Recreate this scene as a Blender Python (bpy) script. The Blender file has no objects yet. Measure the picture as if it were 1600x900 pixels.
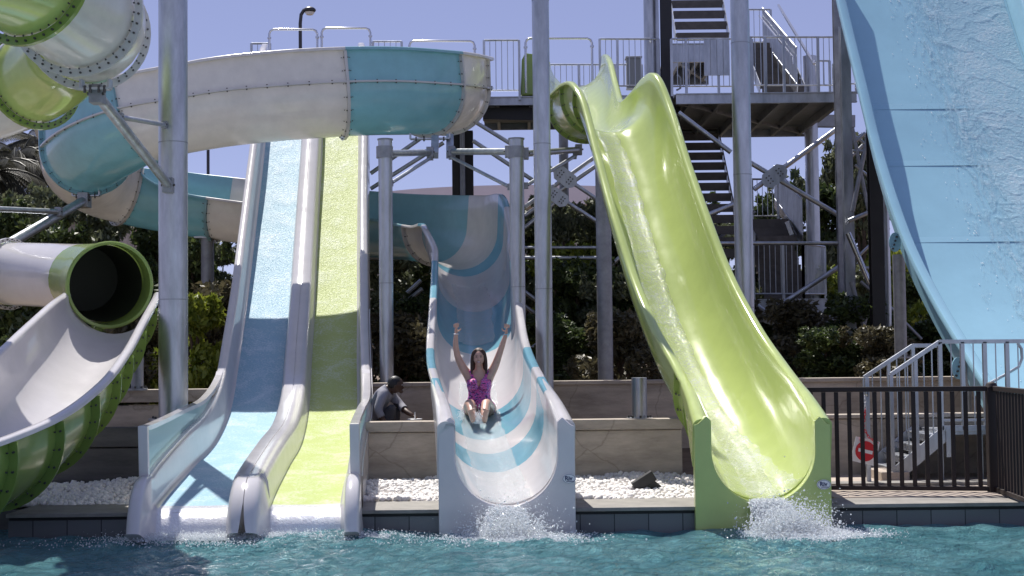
import bpy, bmesh, math, random
import numpy as np
from mathutils import Vector, Matrix, noise
random.seed(7); np.random.seed(7)
R = math.radians
SC = bpy.context.scene
COL = SC.collection
V = Vector
# ------------------------------------------------------------------ camera, sky, sun, exposure
F = 2300.0; CAMZ = 1.82
PITCH = math.atan(105 / F); ROLL = R(0.65)
cd = bpy.data.cameras.new('camera'); cam = bpy.data.objects.new('camera', cd); COL.objects.link(cam)
cd.sensor_width = 36; cd.lens = F / 1600 * 36; cd.clip_start = 0.1; cd.clip_end = 3000
CM = Matrix.Translation((0, 0, CAMZ)) @ Matrix.Rotation(R(90) + PITCH, 4, 'X') @ Matrix.Rotation(-ROLL, 4, 'Z')
cam.matrix_world = CM
SC.camera = cam
SUN = V((-0.235, 0.55, 1.0)).normalized()        # direction towards the sun: high, behind the slides, a little left
elev = math.asin(SUN.z); azim = math.atan2(SUN.x, SUN.y)
w = bpy.data.worlds.new('World'); SC.world = w; w.use_nodes = True
nt = w.node_tree; bg = nt.nodes['Background']
sky = nt.nodes.new('ShaderNodeTexSky'); sky.sky_type = 'NISHITA'; sky.sun_disc = False
sky.sun_elevation = elev; sky.sun_rotation = azim
sky.air_density = 0.62; sky.dust_density = 0.0; sky.ozone_density = 2.0; sky.altitude = 600
tint = nt.nodes.new('ShaderNodeMix'); tint.data_type = 'RGBA'; tint.blend_type = 'MULTIPLY'; tint.inputs[0].default_value = 1
tint.inputs[7].default_value = (1.22, 0.93, 0.93, 1)
nt.links.new(sky.outputs[0], tint.inputs[6]); even = nt.nodes.new('ShaderNodeMix'); even.data_type = 'RGBA'; even.inputs[0].default_value = 0.70; even.inputs[7].default_value = (1.36, 1.52, 2.62, 1)   # flat lavender mixed into the sky: evens its gradient, keeps the fill light
nt.links.new(tint.outputs[2], even.inputs[6]); nt.links.new(even.outputs[2], bg.inputs[0]); bg.inputs[1].default_value = 0.125
sd = bpy.data.lights.new('sun', 'SUN'); sd.energy = 4.1; sd.angle = R(0.5); sd.color = (1, 0.955, 0.90)
so = bpy.data.objects.new('sun', sd); COL.objects.link(so); so.location = (-10, 20, 40)
so.rotation_euler = SUN.to_track_quat('Z', 'Y').to_euler()
vs = SC.view_settings; vs.view_transform = 'Standard'; vs.look = 'None'; vs.gamma = 1; vs.use_curve_mapping = False
vs.exposure = 0.68

def P(px, py, Y):
    """real point at distance Y seen at photograph pixel px, py"""
    d = CM.to_3x3() @ V(((px - 800) / F, -(py - 450) / F, -1))
    return V((0, 0, CAMZ)) + d * (Y / d.y)
def ppm(Y): return F / Y

# ------------------------------------------------------------------ materials
def mat(name, col, rough=0.5, metal=0.0, coat=0.0, nscale=0, namt=0.0, bump=0.0, bscale=30, transl=0.0, spec=0.5, ior=1.5, detail=6, stretch=None):
    m = bpy.data.materials.new(name); m.use_nodes = True
    n = m.node_tree.nodes; l = m.node_tree.links
    b = n['Principled BSDF']; out = n['Material Output']
    b.inputs['Base Color'].default_value = (*col, 1); b.inputs['Roughness'].default_value = rough
    b.inputs['Metallic'].default_value = metal; b.inputs['Coat Weight'].default_value = coat
    b.inputs['Coat Roughness'].default_value = 0.06; b.inputs['IOR'].default_value = ior
    tc = n.new('ShaderNodeTexCoord'); vec = tc.outputs['Object']
    if stretch:
        mp = n.new('ShaderNodeMapping'); mp.inputs['Scale'].default_value = stretch
        l.new(vec, mp.inputs[0]); vec = mp.outputs[0]
    csock = None
    if nscale:
        tx = n.new('ShaderNodeTexNoise'); tx.inputs['Scale'].default_value = nscale; tx.inputs['Detail'].default_value = detail
        tx.inputs['Roughness'].default_value = 0.65
        l.new(vec, tx.inputs['Vector'])
        rp = n.new('ShaderNodeValToRGB')
        rp.color_ramp.elements[0].position = 0.3; rp.color_ramp.elements[1].position = 0.7
        rp.color_ramp.elements[0].color = (*[max(c * (1 - namt), 0) for c in col], 1)
        rp.color_ramp.elements[1].color = (*[min(c * (1 + namt), 1) for c in col], 1)
        l.new(tx.outputs[0], rp.inputs[0]); l.new(rp.outputs[0], b.inputs['Base Color']); csock = rp.outputs[0]
        mr = n.new('ShaderNodeMapRange'); mr.inputs[3].default_value = max(rough - 0.08, 0.02); mr.inputs[4].default_value = rough + 0.1
        l.new(tx.outputs[0], mr.inputs[0]); l.new(mr.outputs[0], b.inputs['Roughness'])
    if bump:
        t2 = n.new('ShaderNodeTexNoise'); t2.inputs['Scale'].default_value = bscale; t2.inputs['Detail'].default_value = 5
        l.new(vec, t2.inputs['Vector'])
        bp = n.new('ShaderNodeBump'); bp.inputs['Strength'].default_value = bump; bp.inputs['Distance'].default_value = 0.02
        l.new(t2.outputs[0], bp.inputs['Height']); l.new(bp.outputs[0], b.inputs['Normal'])
    if transl:
        tr = n.new('ShaderNodeBsdfTranslucent'); tr.inputs[0].default_value = (*col, 1)
        if csock: l.new(csock, tr.inputs[0])
        mx = n.new('ShaderNodeMixShader'); mx.inputs[0].default_value = transl
        l.new(b.outputs[0], mx.inputs[1]); l.new(tr.outputs[0], mx.inputs[2]); l.new(mx.outputs[0], out.inputs[0])
    return m
WHITE_C = (0.76, 0.74, 0.745); BLUE_C = (0.23, 0.52, 0.64); GREEN_C = (0.52, 0.62, 0.20)
M = {}
M['white'] = mat('white_gelcoat', WHITE_C, 0.16, coat=0.45, nscale=3, namt=0.04, transl=0.24, bump=0.05, bscale=2)
M['cream'] = mat('cream_gelcoat', (0.72, 0.70, 0.68), 0.2, coat=0.4, nscale=4, namt=0.06, transl=0.24, bump=0.05, bscale=2)
M['blue'] = mat('blue_gelcoat', BLUE_C, 0.16, coat=0.5, nscale=3, namt=0.06, transl=0.24, bump=0.05, bscale=2)
M['teal'] = mat('teal_gelcoat', (0.29, 0.53, 0.59), 0.2, coat=0.5, nscale=3, namt=0.07, transl=0.26, bump=0.05, bscale=2)
M['green'] = mat('green_gelcoat', GREEN_C, 0.16, coat=0.5, nscale=3, namt=0.05, transl=0.12, bump=0.08, bscale=2.5)
M['green2'] = mat('deep_green_gelcoat', (0.27, 0.38, 0.09), 0.2, coat=0.5, nscale=4, namt=0.08, transl=0.18)
M['skyblue'] = mat('pale_blue_gelcoat', (0.30, 0.53, 0.64), 0.2, coat=0.4, nscale=2, namt=0.04, transl=0.06)
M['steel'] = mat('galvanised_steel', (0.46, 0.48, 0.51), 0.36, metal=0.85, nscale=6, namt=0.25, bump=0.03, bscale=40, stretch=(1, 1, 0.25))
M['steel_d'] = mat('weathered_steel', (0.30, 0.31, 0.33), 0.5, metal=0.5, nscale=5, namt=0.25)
M['stair'] = mat('stair_tread_steel', (0.10, 0.09, 0.08), 0.6, metal=0.3, nscale=5, namt=0.3)
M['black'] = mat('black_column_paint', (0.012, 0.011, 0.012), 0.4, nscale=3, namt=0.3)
M['bolt'] = mat('bolt_steel', (0.10, 0.095, 0.09), 0.5, metal=0.5)
M['chrome'] = mat('polished_rail', (0.62, 0.62, 0.63), 0.22, metal=0.9)
M['fence'] = mat('dark_brown_fence_paint', (0.016, 0.008, 0.007), 0.6, nscale=8, namt=0.3, stretch=(1, 1, 0.2))
M['tunnel_shade'] = mat('painted_tunnel_shade', (0.02, 0.025, 0.012), 0.6)  # near-black colour stands in for the shade inside the tube
M['gbase'] = mat('pebble_white', (0.80, 0.77, 0.74), 0.7, nscale=20, namt=0.12)
M['membrane'] = mat('roof_membrane', (0.80, 0.72, 0.70), 0.7, nscale=1, namt=0.04)
M['skin'] = mat('skin', (0.60, 0.34, 0.25), 0.42, nscale=12, namt=0.10)
M['skin_d'] = mat('shaded_dark_skin', (0.09, 0.05, 0.034), 0.5, nscale=10, namt=0.1)  # dark skin, darkened further for the shade the man crouches in
M['hair'] = mat('hair', (0.06, 0.028, 0.016), 0.6, nscale=30, namt=0.5, stretch=(3, 3, 0.4))
M['hair_d'] = mat('black_hair', (0.01, 0.01, 0.01), 0.5)
M['shirt'] = mat('shaded_white_shirt', (0.30, 0.30, 0.34), 0.8, nscale=9, namt=0.1, bump=0.4, bscale=12)  # white cloth greyed so the shade on the man is in its colour
M['trouser'] = mat('grey_trousers', (0.06, 0.06, 0.07), 0.8, nscale=9, namt=0.2)
M['lips'] = mat('lips', (0.40, 0.10, 0.10), 0.4)
M['teeth'] = mat('teeth', (0.8, 0.77, 0.72), 0.3)
M['eye'] = mat('eye', (0.02, 0.015, 0.012), 0.2)
M['bucket'] = mat('bucket_plastic', (0.7, 0.7, 0.7), 0.4)
M['orange'] = mat('orange_plastic', (0.75, 0.22, 0.03), 0.4)
M['signwhite'] = mat('sign_white', (0.8, 0.8, 0.8), 0.35)
M['signred'] = mat('sign_red', (0.62, 0.02, 0.03), 0.35)
M['navy'] = mat('badge_ink', (0.02, 0.025, 0.10), 0.4)
M['bark'] = mat('bark', (0.09, 0.065, 0.045), 0.9, nscale=9, namt=0.4, bump=0.5, bscale=20)
M['lampgrey'] = mat('lamp_grey', (0.05, 0.05, 0.055), 0.4, metal=0.3)
M['deadleaf'] = mat('dead_leaf', (0.10, 0.05, 0.02), 0.8)
M['joint'] = mat('joint_sealant', (.285, .50, .61), .3)
M['lowbox'] = mat('black_box', (0.015, 0.015, 0.016), 0.5)
M['wood'] = mat('grey_box_plastic', (0.2, 0.21, 0.22), 0.5)

def wet(name, col, foam=0.25, bstr=0.6, bs=22, stretch=(1, 1, 1), rough=0.13, coat=0.6):
    m = mat(name, col, rough, coat=coat)
    if coat < .2: m.node_tree.nodes['Principled BSDF'].inputs['Specular IOR Level'].default_value = 0.10
    n = m.node_tree.nodes; l = m.node_tree.links; b = n['Principled BSDF']
    tc = n.new('ShaderNodeTexCoord'); mp = n.new('ShaderNodeMapping'); mp.inputs['Scale'].default_value = stretch
    l.new(tc.outputs['Object'], mp.inputs[0])
    a = n.new('ShaderNodeTexNoise'); a.inputs['Scale'].default_value = bs; a.inputs['Detail'].default_value = 4; a.inputs['Distortion'].default_value = 0.6
    c = n.new('ShaderNodeTexNoise'); c.inputs['Scale'].default_value = 2.2; c.inputs['Detail'].default_value = 5; c.inputs['Distortion'].default_value = 1.0
    for t in (a, c): l.new(mp.outputs[0], t.inputs['Vector'])
    mul = n.new('ShaderNodeMath'); mul.operation = 'MULTIPLY_ADD'; mul.inputs[1].default_value = 0.65
    l.new(a.outputs[0], mul.inputs[0]); 
    m2 = n.new('ShaderNodeMath'); m2.operation = 'MULTIPLY'; m2.inputs[1].default_value = 0.6
    l.new(c.outputs[0], m2.inputs[0]); l.new(m2.outputs[0], mul.inputs[2])
    rp = n.new('ShaderNodeValToRGB'); rp.color_ramp.elements[0].position = 0.60; rp.color_ramp.elements[1].position = 0.80
    rp.color_ramp.elements[0].color = (0.05, 0.05, 0.05, 1); rp.color_ramp.elements[1].color = (foam * 3, foam * 3, foam * 3, 1)
    l.new(mul.outputs[0], rp.inputs[0])
    mx = n.new('ShaderNodeMix'); mx.data_type = 'RGBA'; mx.inputs[6].default_value = (*col, 1); mx.inputs[7].default_value = (0.85, 0.88, 0.9, 1)
    l.new(rp.outputs[0], mx.inputs[0]); l.new(mx.outputs[2], b.inputs['Base Color'])
    bp = n.new('ShaderNodeBump'); bp.inputs['Strength'].default_value = bstr; bp.inputs['Distance'].default_value = 0.025
    l.new(mul.outputs[0], bp.inputs['Height']); l.new(bp.outputs[0], b.inputs['Normal']); l.new(bp.outputs[0], b.inputs['Coat Normal'])
    return m
M['wet_blue'] = wet('wet_blue_lane', (0.27, 0.47, 0.57), 0.14, 0.9, 34, rough=0.42, coat=0.0)
M['wet_green'] = wet('wet_green_lane', (0.40, 0.48, 0.13), 0.13, 0.9, 34, rough=0.42, coat=0.0)
M['wet_white'] = wet('wet_white_lip', (0.74, 0.74, 0.76), 0.3, 0.5, 40)
M['film_blue'] = wet('running_water_on_pale_blue', (0.35, 0.56, 0.66), 0.12, 0.7, 22, (1, 1, 1.0), 0.3, 0.0)

def fade_film(m):
    n = m.node_tree.nodes; l = m.node_tree.links; b = n['Principled BSDF']; out = n['Material Output']
    at = n.new('ShaderNodeAttribute'); at.attribute_name = 'across'
    tc = n.new('ShaderNodeTexCoord'); mp = n.new('ShaderNodeMapping'); mp.inputs['Rotation'].default_value = (0, 0, 0.35); mp.inputs['Scale'].default_value = (3.2, .8, .8)
    nz = n.new('ShaderNodeTexNoise'); nz.inputs['Scale'].default_value = 2.2; nz.inputs['Detail'].default_value = 8; nz.inputs['Roughness'].default_value = .7; nz.inputs['Distortion'].default_value = 1.2
    l.new(tc.outputs['Object'], mp.inputs[0]); l.new(mp.outputs[0], nz.inputs['Vector'])
    a = n.new('ShaderNodeMath'); a.operation = 'MULTIPLY_ADD'; a.inputs[1].default_value = 1.1; l.new(at.outputs['Fac'], a.inputs[0])
    q = n.new('ShaderNodeMath'); q.operation = 'SUBTRACT'; q.inputs[1].default_value = .62; l.new(nz.outputs[0], q.inputs[0])
    q2 = n.new('ShaderNodeMath'); q2.operation = 'MULTIPLY'; q2.inputs[1].default_value = 1.6; l.new(q.outputs[0], q2.inputs[0]); l.new(q2.outputs[0], a.inputs[2])
    r = n.new('ShaderNodeMapRange'); r.interpolation_type = 'SMOOTHSTEP'; r.inputs[1].default_value = .0; r.inputs[2].default_value = .42; r.inputs[3].default_value = 0; r.inputs[4].default_value = .72; l.new(a.outputs[0], r.inputs[0])
    tr = n.new('ShaderNodeBsdfTransparent'); mx = n.new('ShaderNodeMixShader'); l.new(r.outputs[0], mx.inputs[0]); l.new(tr.outputs[0], mx.inputs[1]); l.new(b.outputs[0], mx.inputs[2]); l.new(mx.outputs[0], out.inputs[0])
fade_film(M['film_blue'])
def film_mat(name, tint, alpha=0.45):
    m = wet(name, tint, 0.34, 1.0, 30)
    n = m.node_tree.nodes; l = m.node_tree.links; b = n['Principled BSDF']; out = n['Material Output']
    tr = n.new('ShaderNodeBsdfTransparent'); mx = n.new('ShaderNodeMixShader'); mx.inputs[0].default_value = alpha
    l.new(tr.outputs[0], mx.inputs[1]); l.new(b.outputs[0], mx.inputs[2]); l.new(mx.outputs[0], out.inputs[0])
    return m
M['film'] = film_mat('running_water_film', (0.7, 0.75, 0.76), 0.42)
M['film_g'] = film_mat('running_water_film_green', (0.58, 0.65, 0.34), 0.42)

def glassmat():
    m = bpy.data.materials.new('clear_screen_panel'); m.use_nodes = True
    n = m.node_tree.nodes; l = m.node_tree.links; b = n['Principled BSDF']; out = n['Material Output']
    b.inputs['Base Color'].default_value = (0.62, 0.80, 0.84, 1); b.inputs['Roughness'].default_value = 0.06
    tr = n.new('ShaderNodeBsdfTransparent'); tr.inputs[0].default_value = (0.86, 0.95, 0.96, 1)
    tl = n.new('ShaderNodeBsdfTranslucent'); tl.inputs[0].default_value = (0.62, 0.82, 0.87, 1)
    m1 = n.new('ShaderNodeMixShader'); m1.inputs[0].default_value = 0.55; l.new(b.outputs[0], m1.inputs[1]); l.new(tl.outputs[0], m1.inputs[2])
    mx = n.new('ShaderNodeMixShader'); mx.inputs[0].default_value = 0.66
    l.new(tr.outputs[0], mx.inputs[1]); l.new(m1.outputs[0], mx.inputs[2]); l.new(mx.outputs[0], out.inputs[0])
    return m
M['glass'] = glassmat()

def concrete(name, col, sc=1.0):
    m = mat(name, col, 0.85)
    n = m.node_tree.nodes; l = m.node_tree.links; b = n['Principled BSDF']
    tc = n.new('ShaderNodeTexCoord')
    a = n.new('ShaderNodeTexNoise'); a.inputs['Scale'].default_value = 1.3 * sc; a.inputs['Detail'].default_value = 10; a.inputs['Roughness'].default_value = 0.7
    mp = n.new('ShaderNodeMapping'); mp.inputs['Scale'].default_value = (0.6, 1, 2.5)
    l.new(tc.outputs['Object'], mp.inputs[0]); l.new(mp.outputs[0], a.inputs['Vector'])
    rp = n.new('ShaderNodeValToRGB'); e = rp.color_ramp.elements
    e[0].position = 0.3; e[0].color = (*[c * 0.5 for c in col], 1); e[1].position = 0.72; e[1].color = (*[min(c * 1.35, 1) for c in col], 1)
    l.new(a.outputs[0], rp.inputs[0])
    # cracks
    vo = n.new('ShaderNodeTexVoronoi'); vo.feature = 'DISTANCE_TO_EDGE'; vo.inputs['Scale'].default_value = 0.8
    nn = n.new('ShaderNodeTexNoise'); nn.inputs['Scale'].default_value = 2.0; nn.inputs['Detail'].default_value = 6
    l.new(tc.outputs['Object'], nn.inputs['Vector'])
    ad = n.new('ShaderNodeMix'); ad.data_type = 'VECTOR'; ad.inputs[0].default_value = 0.25
    l.new(tc.outputs['Object'], ad.inputs[4]); l.new(nn.outputs[1], ad.inputs[5]); l.new(ad.outputs[1], vo.inputs['Vector'])
    cr = n.new('ShaderNodeValToRGB'); cr.color_ramp.elements[0].position = 0.0; cr.color_ramp.elements[0].color = (0.35, 0.33, 0.3, 1)
    cr.color_ramp.elements[1].position = 0.006; cr.color_ramp.elements[1].color = (1, 1, 1, 1)
    l.new(vo.outputs[0], cr.inputs[0])
    mx = n.new('ShaderNodeMix'); mx.data_type = 'RGBA'; mx.blend_type = 'MULTIPLY'; mx.inputs[0].default_value = 0.45
    l.new(rp.outputs[0], mx.inputs[6]); l.new(cr.outputs[0], mx.inputs[7]); l.new(mx.outputs[2], b.inputs['Base Color'])
    bp = n.new('ShaderNodeBump'); bp.inputs['Strength'].default_value = 0.5; bp.inputs['Distance'].default_value = 0.03
    l.new(a.outputs[0], bp.inputs['Height']); l.new(bp.outputs[0], b.inputs['Normal'])
    return m
M['concrete'] = concrete('board_cast_concrete', (0.47, 0.41, 0.34))
M['concrete_d'] = concrete('shade_dark_concrete', (0.12, 0.115, 0.11))  # shade on the left wall put into a darker concrete colour
M['earth'] = concrete('dry_earth', (0.17, 0.12, 0.08), 2)
M['paving'] = mat('beige_paving', (0.42, 0.35, 0.29), 0.75, nscale=3, namt=0.22, bump=0.2, bscale=40)
M['coping'] = mat('grey_coping_stone', (0.24, 0.225, 0.20), 0.6, nscale=4, namt=0.25, bump=0.2, bscale=50)
M['grout'] = mat('black_overflow_slot', (0.012, 0.012, 0.013), 0.6)

def tiles():
    m = mat('grey_pool_tiles', (0.12, 0.125, 0.13), 0.35)
    n = m.node_tree.nodes; l = m.node_tree.links; b = n['Principled BSDF']
    tc = n.new('ShaderNodeTexCoord'); sp = n.new('ShaderNodeSeparateXYZ'); cb = n.new('ShaderNodeCombineXYZ')
    l.new(tc.outputs['Object'], sp.inputs[0]); l.new(sp.outputs[0], cb.inputs[0]); l.new(sp.outputs[2], cb.inputs[1])
    br = n.new('ShaderNodeTexBrick'); br.offset = 0; br.inputs['Scale'].default_value = 1
    br.inputs['Brick Width'].default_value = 0.355; br.inputs['Row Height'].default_value = 0.40; br.inputs['Mortar Size'].default_value = 0.006
    br.inputs['Color1'].default_value = (0.115, 0.12, 0.125, 1); br.inputs['Color2'].default_value = (0.16, 0.165, 0.17, 1); br.inputs['Mortar'].default_value = (0.02, 0.02, 0.02, 1)
    ad = n.new('ShaderNodeVectorMath'); ad.inputs[1].default_value = (0.1, 0.2, 0); l.new(cb.outputs[0], ad.inputs[0])
    l.new(ad.outputs[0], br.inputs['Vector']); l.new(br.outputs[0], b.inputs['Base Color'])
    return m
M['tiles'] = tiles()

def water_mat():
    m = bpy.data.materials.new('pool_water'); m.use_nodes = True
    n = m.node_tree.nodes; l = m.node_tree.links; b = n['Principled BSDF']
    b.inputs['Roughness'].default_value = 0.02; b.inputs['IOR'].default_value = 1.33
    tc = n.new('ShaderNodeTexCoord')
    a = n.new('ShaderNodeTexNoise'); a.inputs['Scale'].default_value = 0.8; a.inputs['Detail'].default_value = 5; a.inputs['Distortion'].default_value = 1.2
    l.new(tc.outputs['Object'], a.inputs['Vector'])
    rp = n.new('ShaderNodeValToRGB'); e = rp.color_ramp.elements
    e[0].position = 0.32; e[0].color = (0.075, 0.24, 0.275, 1); e[1].position = 0.70; e[1].color = (0.20, 0.44, 0.47, 1)
    l.new(a.outputs[0], rp.inputs[0]); l.new(rp.outputs[0], b.inputs['Base Color'])
    s1 = n.new('ShaderNodeTexNoise'); s1.inputs['Scale'].default_value = 3.2; s1.inputs['Detail'].default_value = 7; s1.inputs['Roughness'].default_value = 0.62; s1.inputs['Distortion'].default_value = 0.9
    mp = n.new('ShaderNodeMapping'); mp.inputs['Scale'].default_value = (1, 0.7, 1)
    l.new(tc.outputs['Object'], mp.inputs[0]); l.new(mp.outputs[0], s1.inputs['Vector'])
    s2 = n.new('ShaderNodeTexNoise'); s2.inputs['Scale'].default_value = 8; s2.inputs['Detail'].default_value = 6; s2.inputs['Roughness'].default_value = 0.7; s2.inputs['Distortion'].default_value = 0.6
    l.new(mp.outputs[0], s2.inputs['Vector'])
    ma = n.new('ShaderNodeMath'); ma.operation = 'MULTIPLY_ADD'; ma.inputs[1].default_value = 0.75; l.new(s2.outputs[0], ma.inputs[0]); l.new(s1.outputs[0], ma.inputs[2])
    bp = n.new('ShaderNodeBump'); bp.inputs['Strength'].default_value = 1.0; bp.inputs['Distance'].default_value = 0.3
    l.new(ma.outputs[0], bp.inputs['Height']); l.new(bp.outputs[0], b.inputs['Normal'])
    return m
M['water'] = water_mat()
def foam_mat():
    m = bpy.data.materials.new('foam_and_spray'); m.use_nodes = True
    n = m.node_tree.nodes; l = m.node_tree.links; b = n['Principled BSDF']; out = n['Material Output']
    b.inputs['Base Color'].default_value = (0.92, 0.94, 0.95, 1); b.inputs['Roughness'].default_value = 0.08
    tr = n.new('ShaderNodeBsdfTranslucent'); tr.inputs[0].default_value = (0.9, 0.93, 0.95, 1)
    mx = n.new('ShaderNodeMixShader'); mx.inputs[0].default_value = 0.45
    l.new(b.outputs[0], mx.inputs[1]); l.new(tr.outputs[0], mx.inputs[2]); l.new(mx.outputs[0], out.inputs[0])
    return m
M['foam'] = foam_mat()

def swimsuit_mat():
    m = mat('pink_print_swimsuit', (0.5, 0.08, 0.35), 0.6)
    n = m.node_tree.nodes; l = m.node_tree.links; b = n['Principled BSDF']
    tc = n.new('ShaderNodeTexCoord'); v = n.new('ShaderNodeTexVoronoi'); v.inputs['Scale'].default_value = 70
    l.new(tc.outputs['Object'], v.inputs['Vector'])
    sp = n.new('ShaderNodeSeparateXYZ'); l.new(v.outputs['Color'], sp.inputs[0])
    rp = n.new('ShaderNodeValToRGB'); rp.color_ramp.interpolation = 'CONSTANT'; e = rp.color_ramp.elements
    e[0].color = (0.68, 0.09, 0.34, 1); e[1].position = 0.5; e[1].color = (0.03, 0.012, 0.06, 1)
    x = e.new(0.66); x.color = (0.78, 0.24, 0.50, 1); y = e.new(0.85); y.color = (0.20, 0.10, 0.42, 1)
    l.new(sp.outputs[0], rp.inputs[0]); l.new(rp.outputs[0], b.inputs['Base Color'])
    return m
M['suit'] = swimsuit_mat()
def leafmat(name, c1, c2):
    m = bpy.data.materials.new(name); m.use_nodes = True
    n = m.node_tree.nodes; l = m.node_tree.links; b = n['Principled BSDF']; out = n['Material Output']
    oi = n.new('ShaderNodeNewGeometry'); rp = n.new('ShaderNodeValToRGB')
    rp.color_ramp.elements[0].color = (*c1, 1); rp.color_ramp.elements[1].color = (*c2, 1)
    l.new(oi.outputs['Random Per Island'], rp.inputs[0]); l.new(rp.outputs[0], b.inputs['Base Color'])
    b.inputs['Roughness'].default_value = 0.5
    tr = n.new('ShaderNodeBsdfTranslucent'); l.new(rp.outputs[0], tr.inputs[0])
    mx = n.new('ShaderNodeMixShader'); mx.inputs[0].default_value = 0.3
    l.new(b.outputs[0], mx.inputs[1]); l.new(tr.outputs[0], mx.inputs[2]); l.new(mx.outputs[0], out.inputs[0])
    return m
M['leaf_olive'] = leafmat('olive_leaves', (0.07, 0.085, 0.045), (0.20, 0.22, 0.12))
M['leaf_dark'] = leafmat('dark_leaves', (0.03, 0.05, 0.018), (0.11, 0.15, 0.045))
M['leaf_lime'] = leafmat('yellow_green_leaves', (0.12, 0.17, 0.018), (0.34, 0.38, 0.05))
M['leaf_dry'] = leafmat('dry_brown_leaves', (0.055, 0.052, 0.03), (0.16, 0.14, 0.075))
M['frond'] = leafmat('palm_fronds', (0.015, 0.018, 0.008), (0.06, 0.055, 0.025))

# ------------------------------------------------------------------ mesh kit
class MB:
    def __init__(s): s.v = []; s.f = []; s.m = []; s.mats = []
    def mi(s, m):
        if m not in s.mats: s.mats.append(m)
        return s.mats.index(m)
    def add(s, vs, fs, m):
        k = len(s.v); i = s.mi(m); s.v += [tuple(q) for q in vs]
        for f in fs: s.f.append(tuple(a + k for a in f)); s.m.append(i)
    def box(s, c, size, m, rot=None):
        hx, hy, hz = [q / 2 for q in size]; c = V(c)
        vs = [V((x, y, z)) for x in (-hx, hx) for y in (-hy, hy) for z in (-hz, hz)]
        if rot is not None: vs = [rot @ q for q in vs]
        s.add([q + c for q in vs], [(0, 1, 3, 2), (4, 6, 7, 5), (0, 4, 5, 1), (2, 3, 7, 6), (0, 2, 6, 4), (1, 5, 7, 3)], m)
    def beam(s, a, b, wx, wz, m, up=V((0, 0, 1))):
        a = V(a); b = V(b); d = (b - a); L = d.length; d.normalize()
        if abs(d.dot(up)) > 0.98: up = V((0, 1, 0))
        x = d.cross(up).normalized(); z = x.cross(d).normalized()
        rot = Matrix((x, d, z)).transposed()
        s.box((a + b) / 2, (wx, L, wz), m, rot)
    def tube(s, a, b, r, m, n=14, r2=None):
        a = V(a); b = V(b); d = (b - a).normalized(); r2 = r if r2 is None else r2
        u = V((0, 0, 1)) if abs(d.z) < 0.9 else V((1, 0, 0))
        x = d.cross(u).normalized(); y = d.cross(x)
        vs = []
        for p, q in ((a, r), (b, r2)):
            for k in range(n):
                t = 2 * math.pi * k / n; vs.append(p + x * math.cos(t) * q + y * math.sin(t) * q)
        fs = [(k, (k + 1) % n, n + (k + 1) % n, n + k) for k in range(n)] + [tuple(range(n))[::-1], tuple(range(n, 2 * n))]
        s.add(vs, fs, m)
    def path(s, pts, r, m, n=10):
        pts = [V(p) for p in pts]; vs = []; N = len(pts)
        px = None
        for i, p in enumerate(pts):
            d = (pts[min(i + 1, N - 1)] - pts[max(i - 1, 0)]).normalized()
            if px is None: px = d.cross(V((0.31, 0.2, 1))).normalized()
            px = (px - d * px.dot(d)).normalized(); y = d.cross(px)
            rr = r[i] if isinstance(r, (list, tuple)) else r
            for k in range(n):
                t = 2 * math.pi * k / n; vs.append(p + px * math.cos(t) * rr + y * math.sin(t) * rr)
        fs = []
        for i in range(N - 1):
            for k in range(n):
                fs.append((i * n + k, i * n + (k + 1) % n, (i + 1) * n + (k + 1) % n, (i + 1) * n + k))
        fs += [tuple(range(n))[::-1], tuple(range((N - 1) * n, N * n))]
        s.add(vs, fs, m)
    def extrude(s, pts2, to3, d0, d1, m):
        """closed 2D outline -> prism; to3(u, v, d)"""
        n = len(pts2)
        vs = [to3(u, v, d0) for u, v in pts2] + [to3(u, v, d1) for u, v in pts2]
        s.add(vs, [tuple(range(n)), tuple(range(n, 2 * n))[::-1]] + [(k, n + k, n + (k + 1) % n, (k + 1) % n) for k in range(n)], m)
    def build(s, name, parent=None, smooth=40, origin=None, bevel=0):
        me = bpy.data.meshes.new(name); me.from_pydata(s.v, [], s.f)
        for m in s.mats: me.materials.append(m)
        me.polygons.foreach_set('material_index', s.m)
        me.update()
        bm = bmesh.new(); bm.from_mesh(me); bmesh.ops.recalc_face_normals(bm, faces=bm.faces); bm.to_mesh(me); bm.free()
        o = bpy.data.objects.new(name, me); COL.objects.link(o)
        if parent is not None:
            org = V(parent['_o']); o.parent = parent
        else:
            org = V(origin) if origin is not None else V((0, 0, 0)); o.location = org
        o['_o'] = tuple(org)
        me.transform(Matrix.Translation(-org))
        if smooth:
            me.polygons.foreach_set('use_smooth', [True] * len(me.polygons)); me.set_sharp_from_angle(angle=R(smooth))
        if bevel:
            b = o.modifiers.new('bevel', 'BEVEL'); b.width = bevel; b.segments = 3; b.limit_method = 'ANGLE'; b.angle_limit = R(40)
        return o
def tag(o, label, cat, group=None, kind=None):
    if label: o['label'] = label
    if cat: o['category'] = cat
    if group: o['group'] = group
    if kind: o['kind'] = kind
    return o
def thing(name, label, cat, loc=(0, 0, 0), group=None):
    o = bpy.data.objects.new(name, None); COL.objects.link(o); o.location = loc; o['_o'] = tuple(loc); o.empty_display_size = 0.3
    return tag(o, label, cat, group)
def struct(o): o['kind'] = 'structure'; return o

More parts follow.
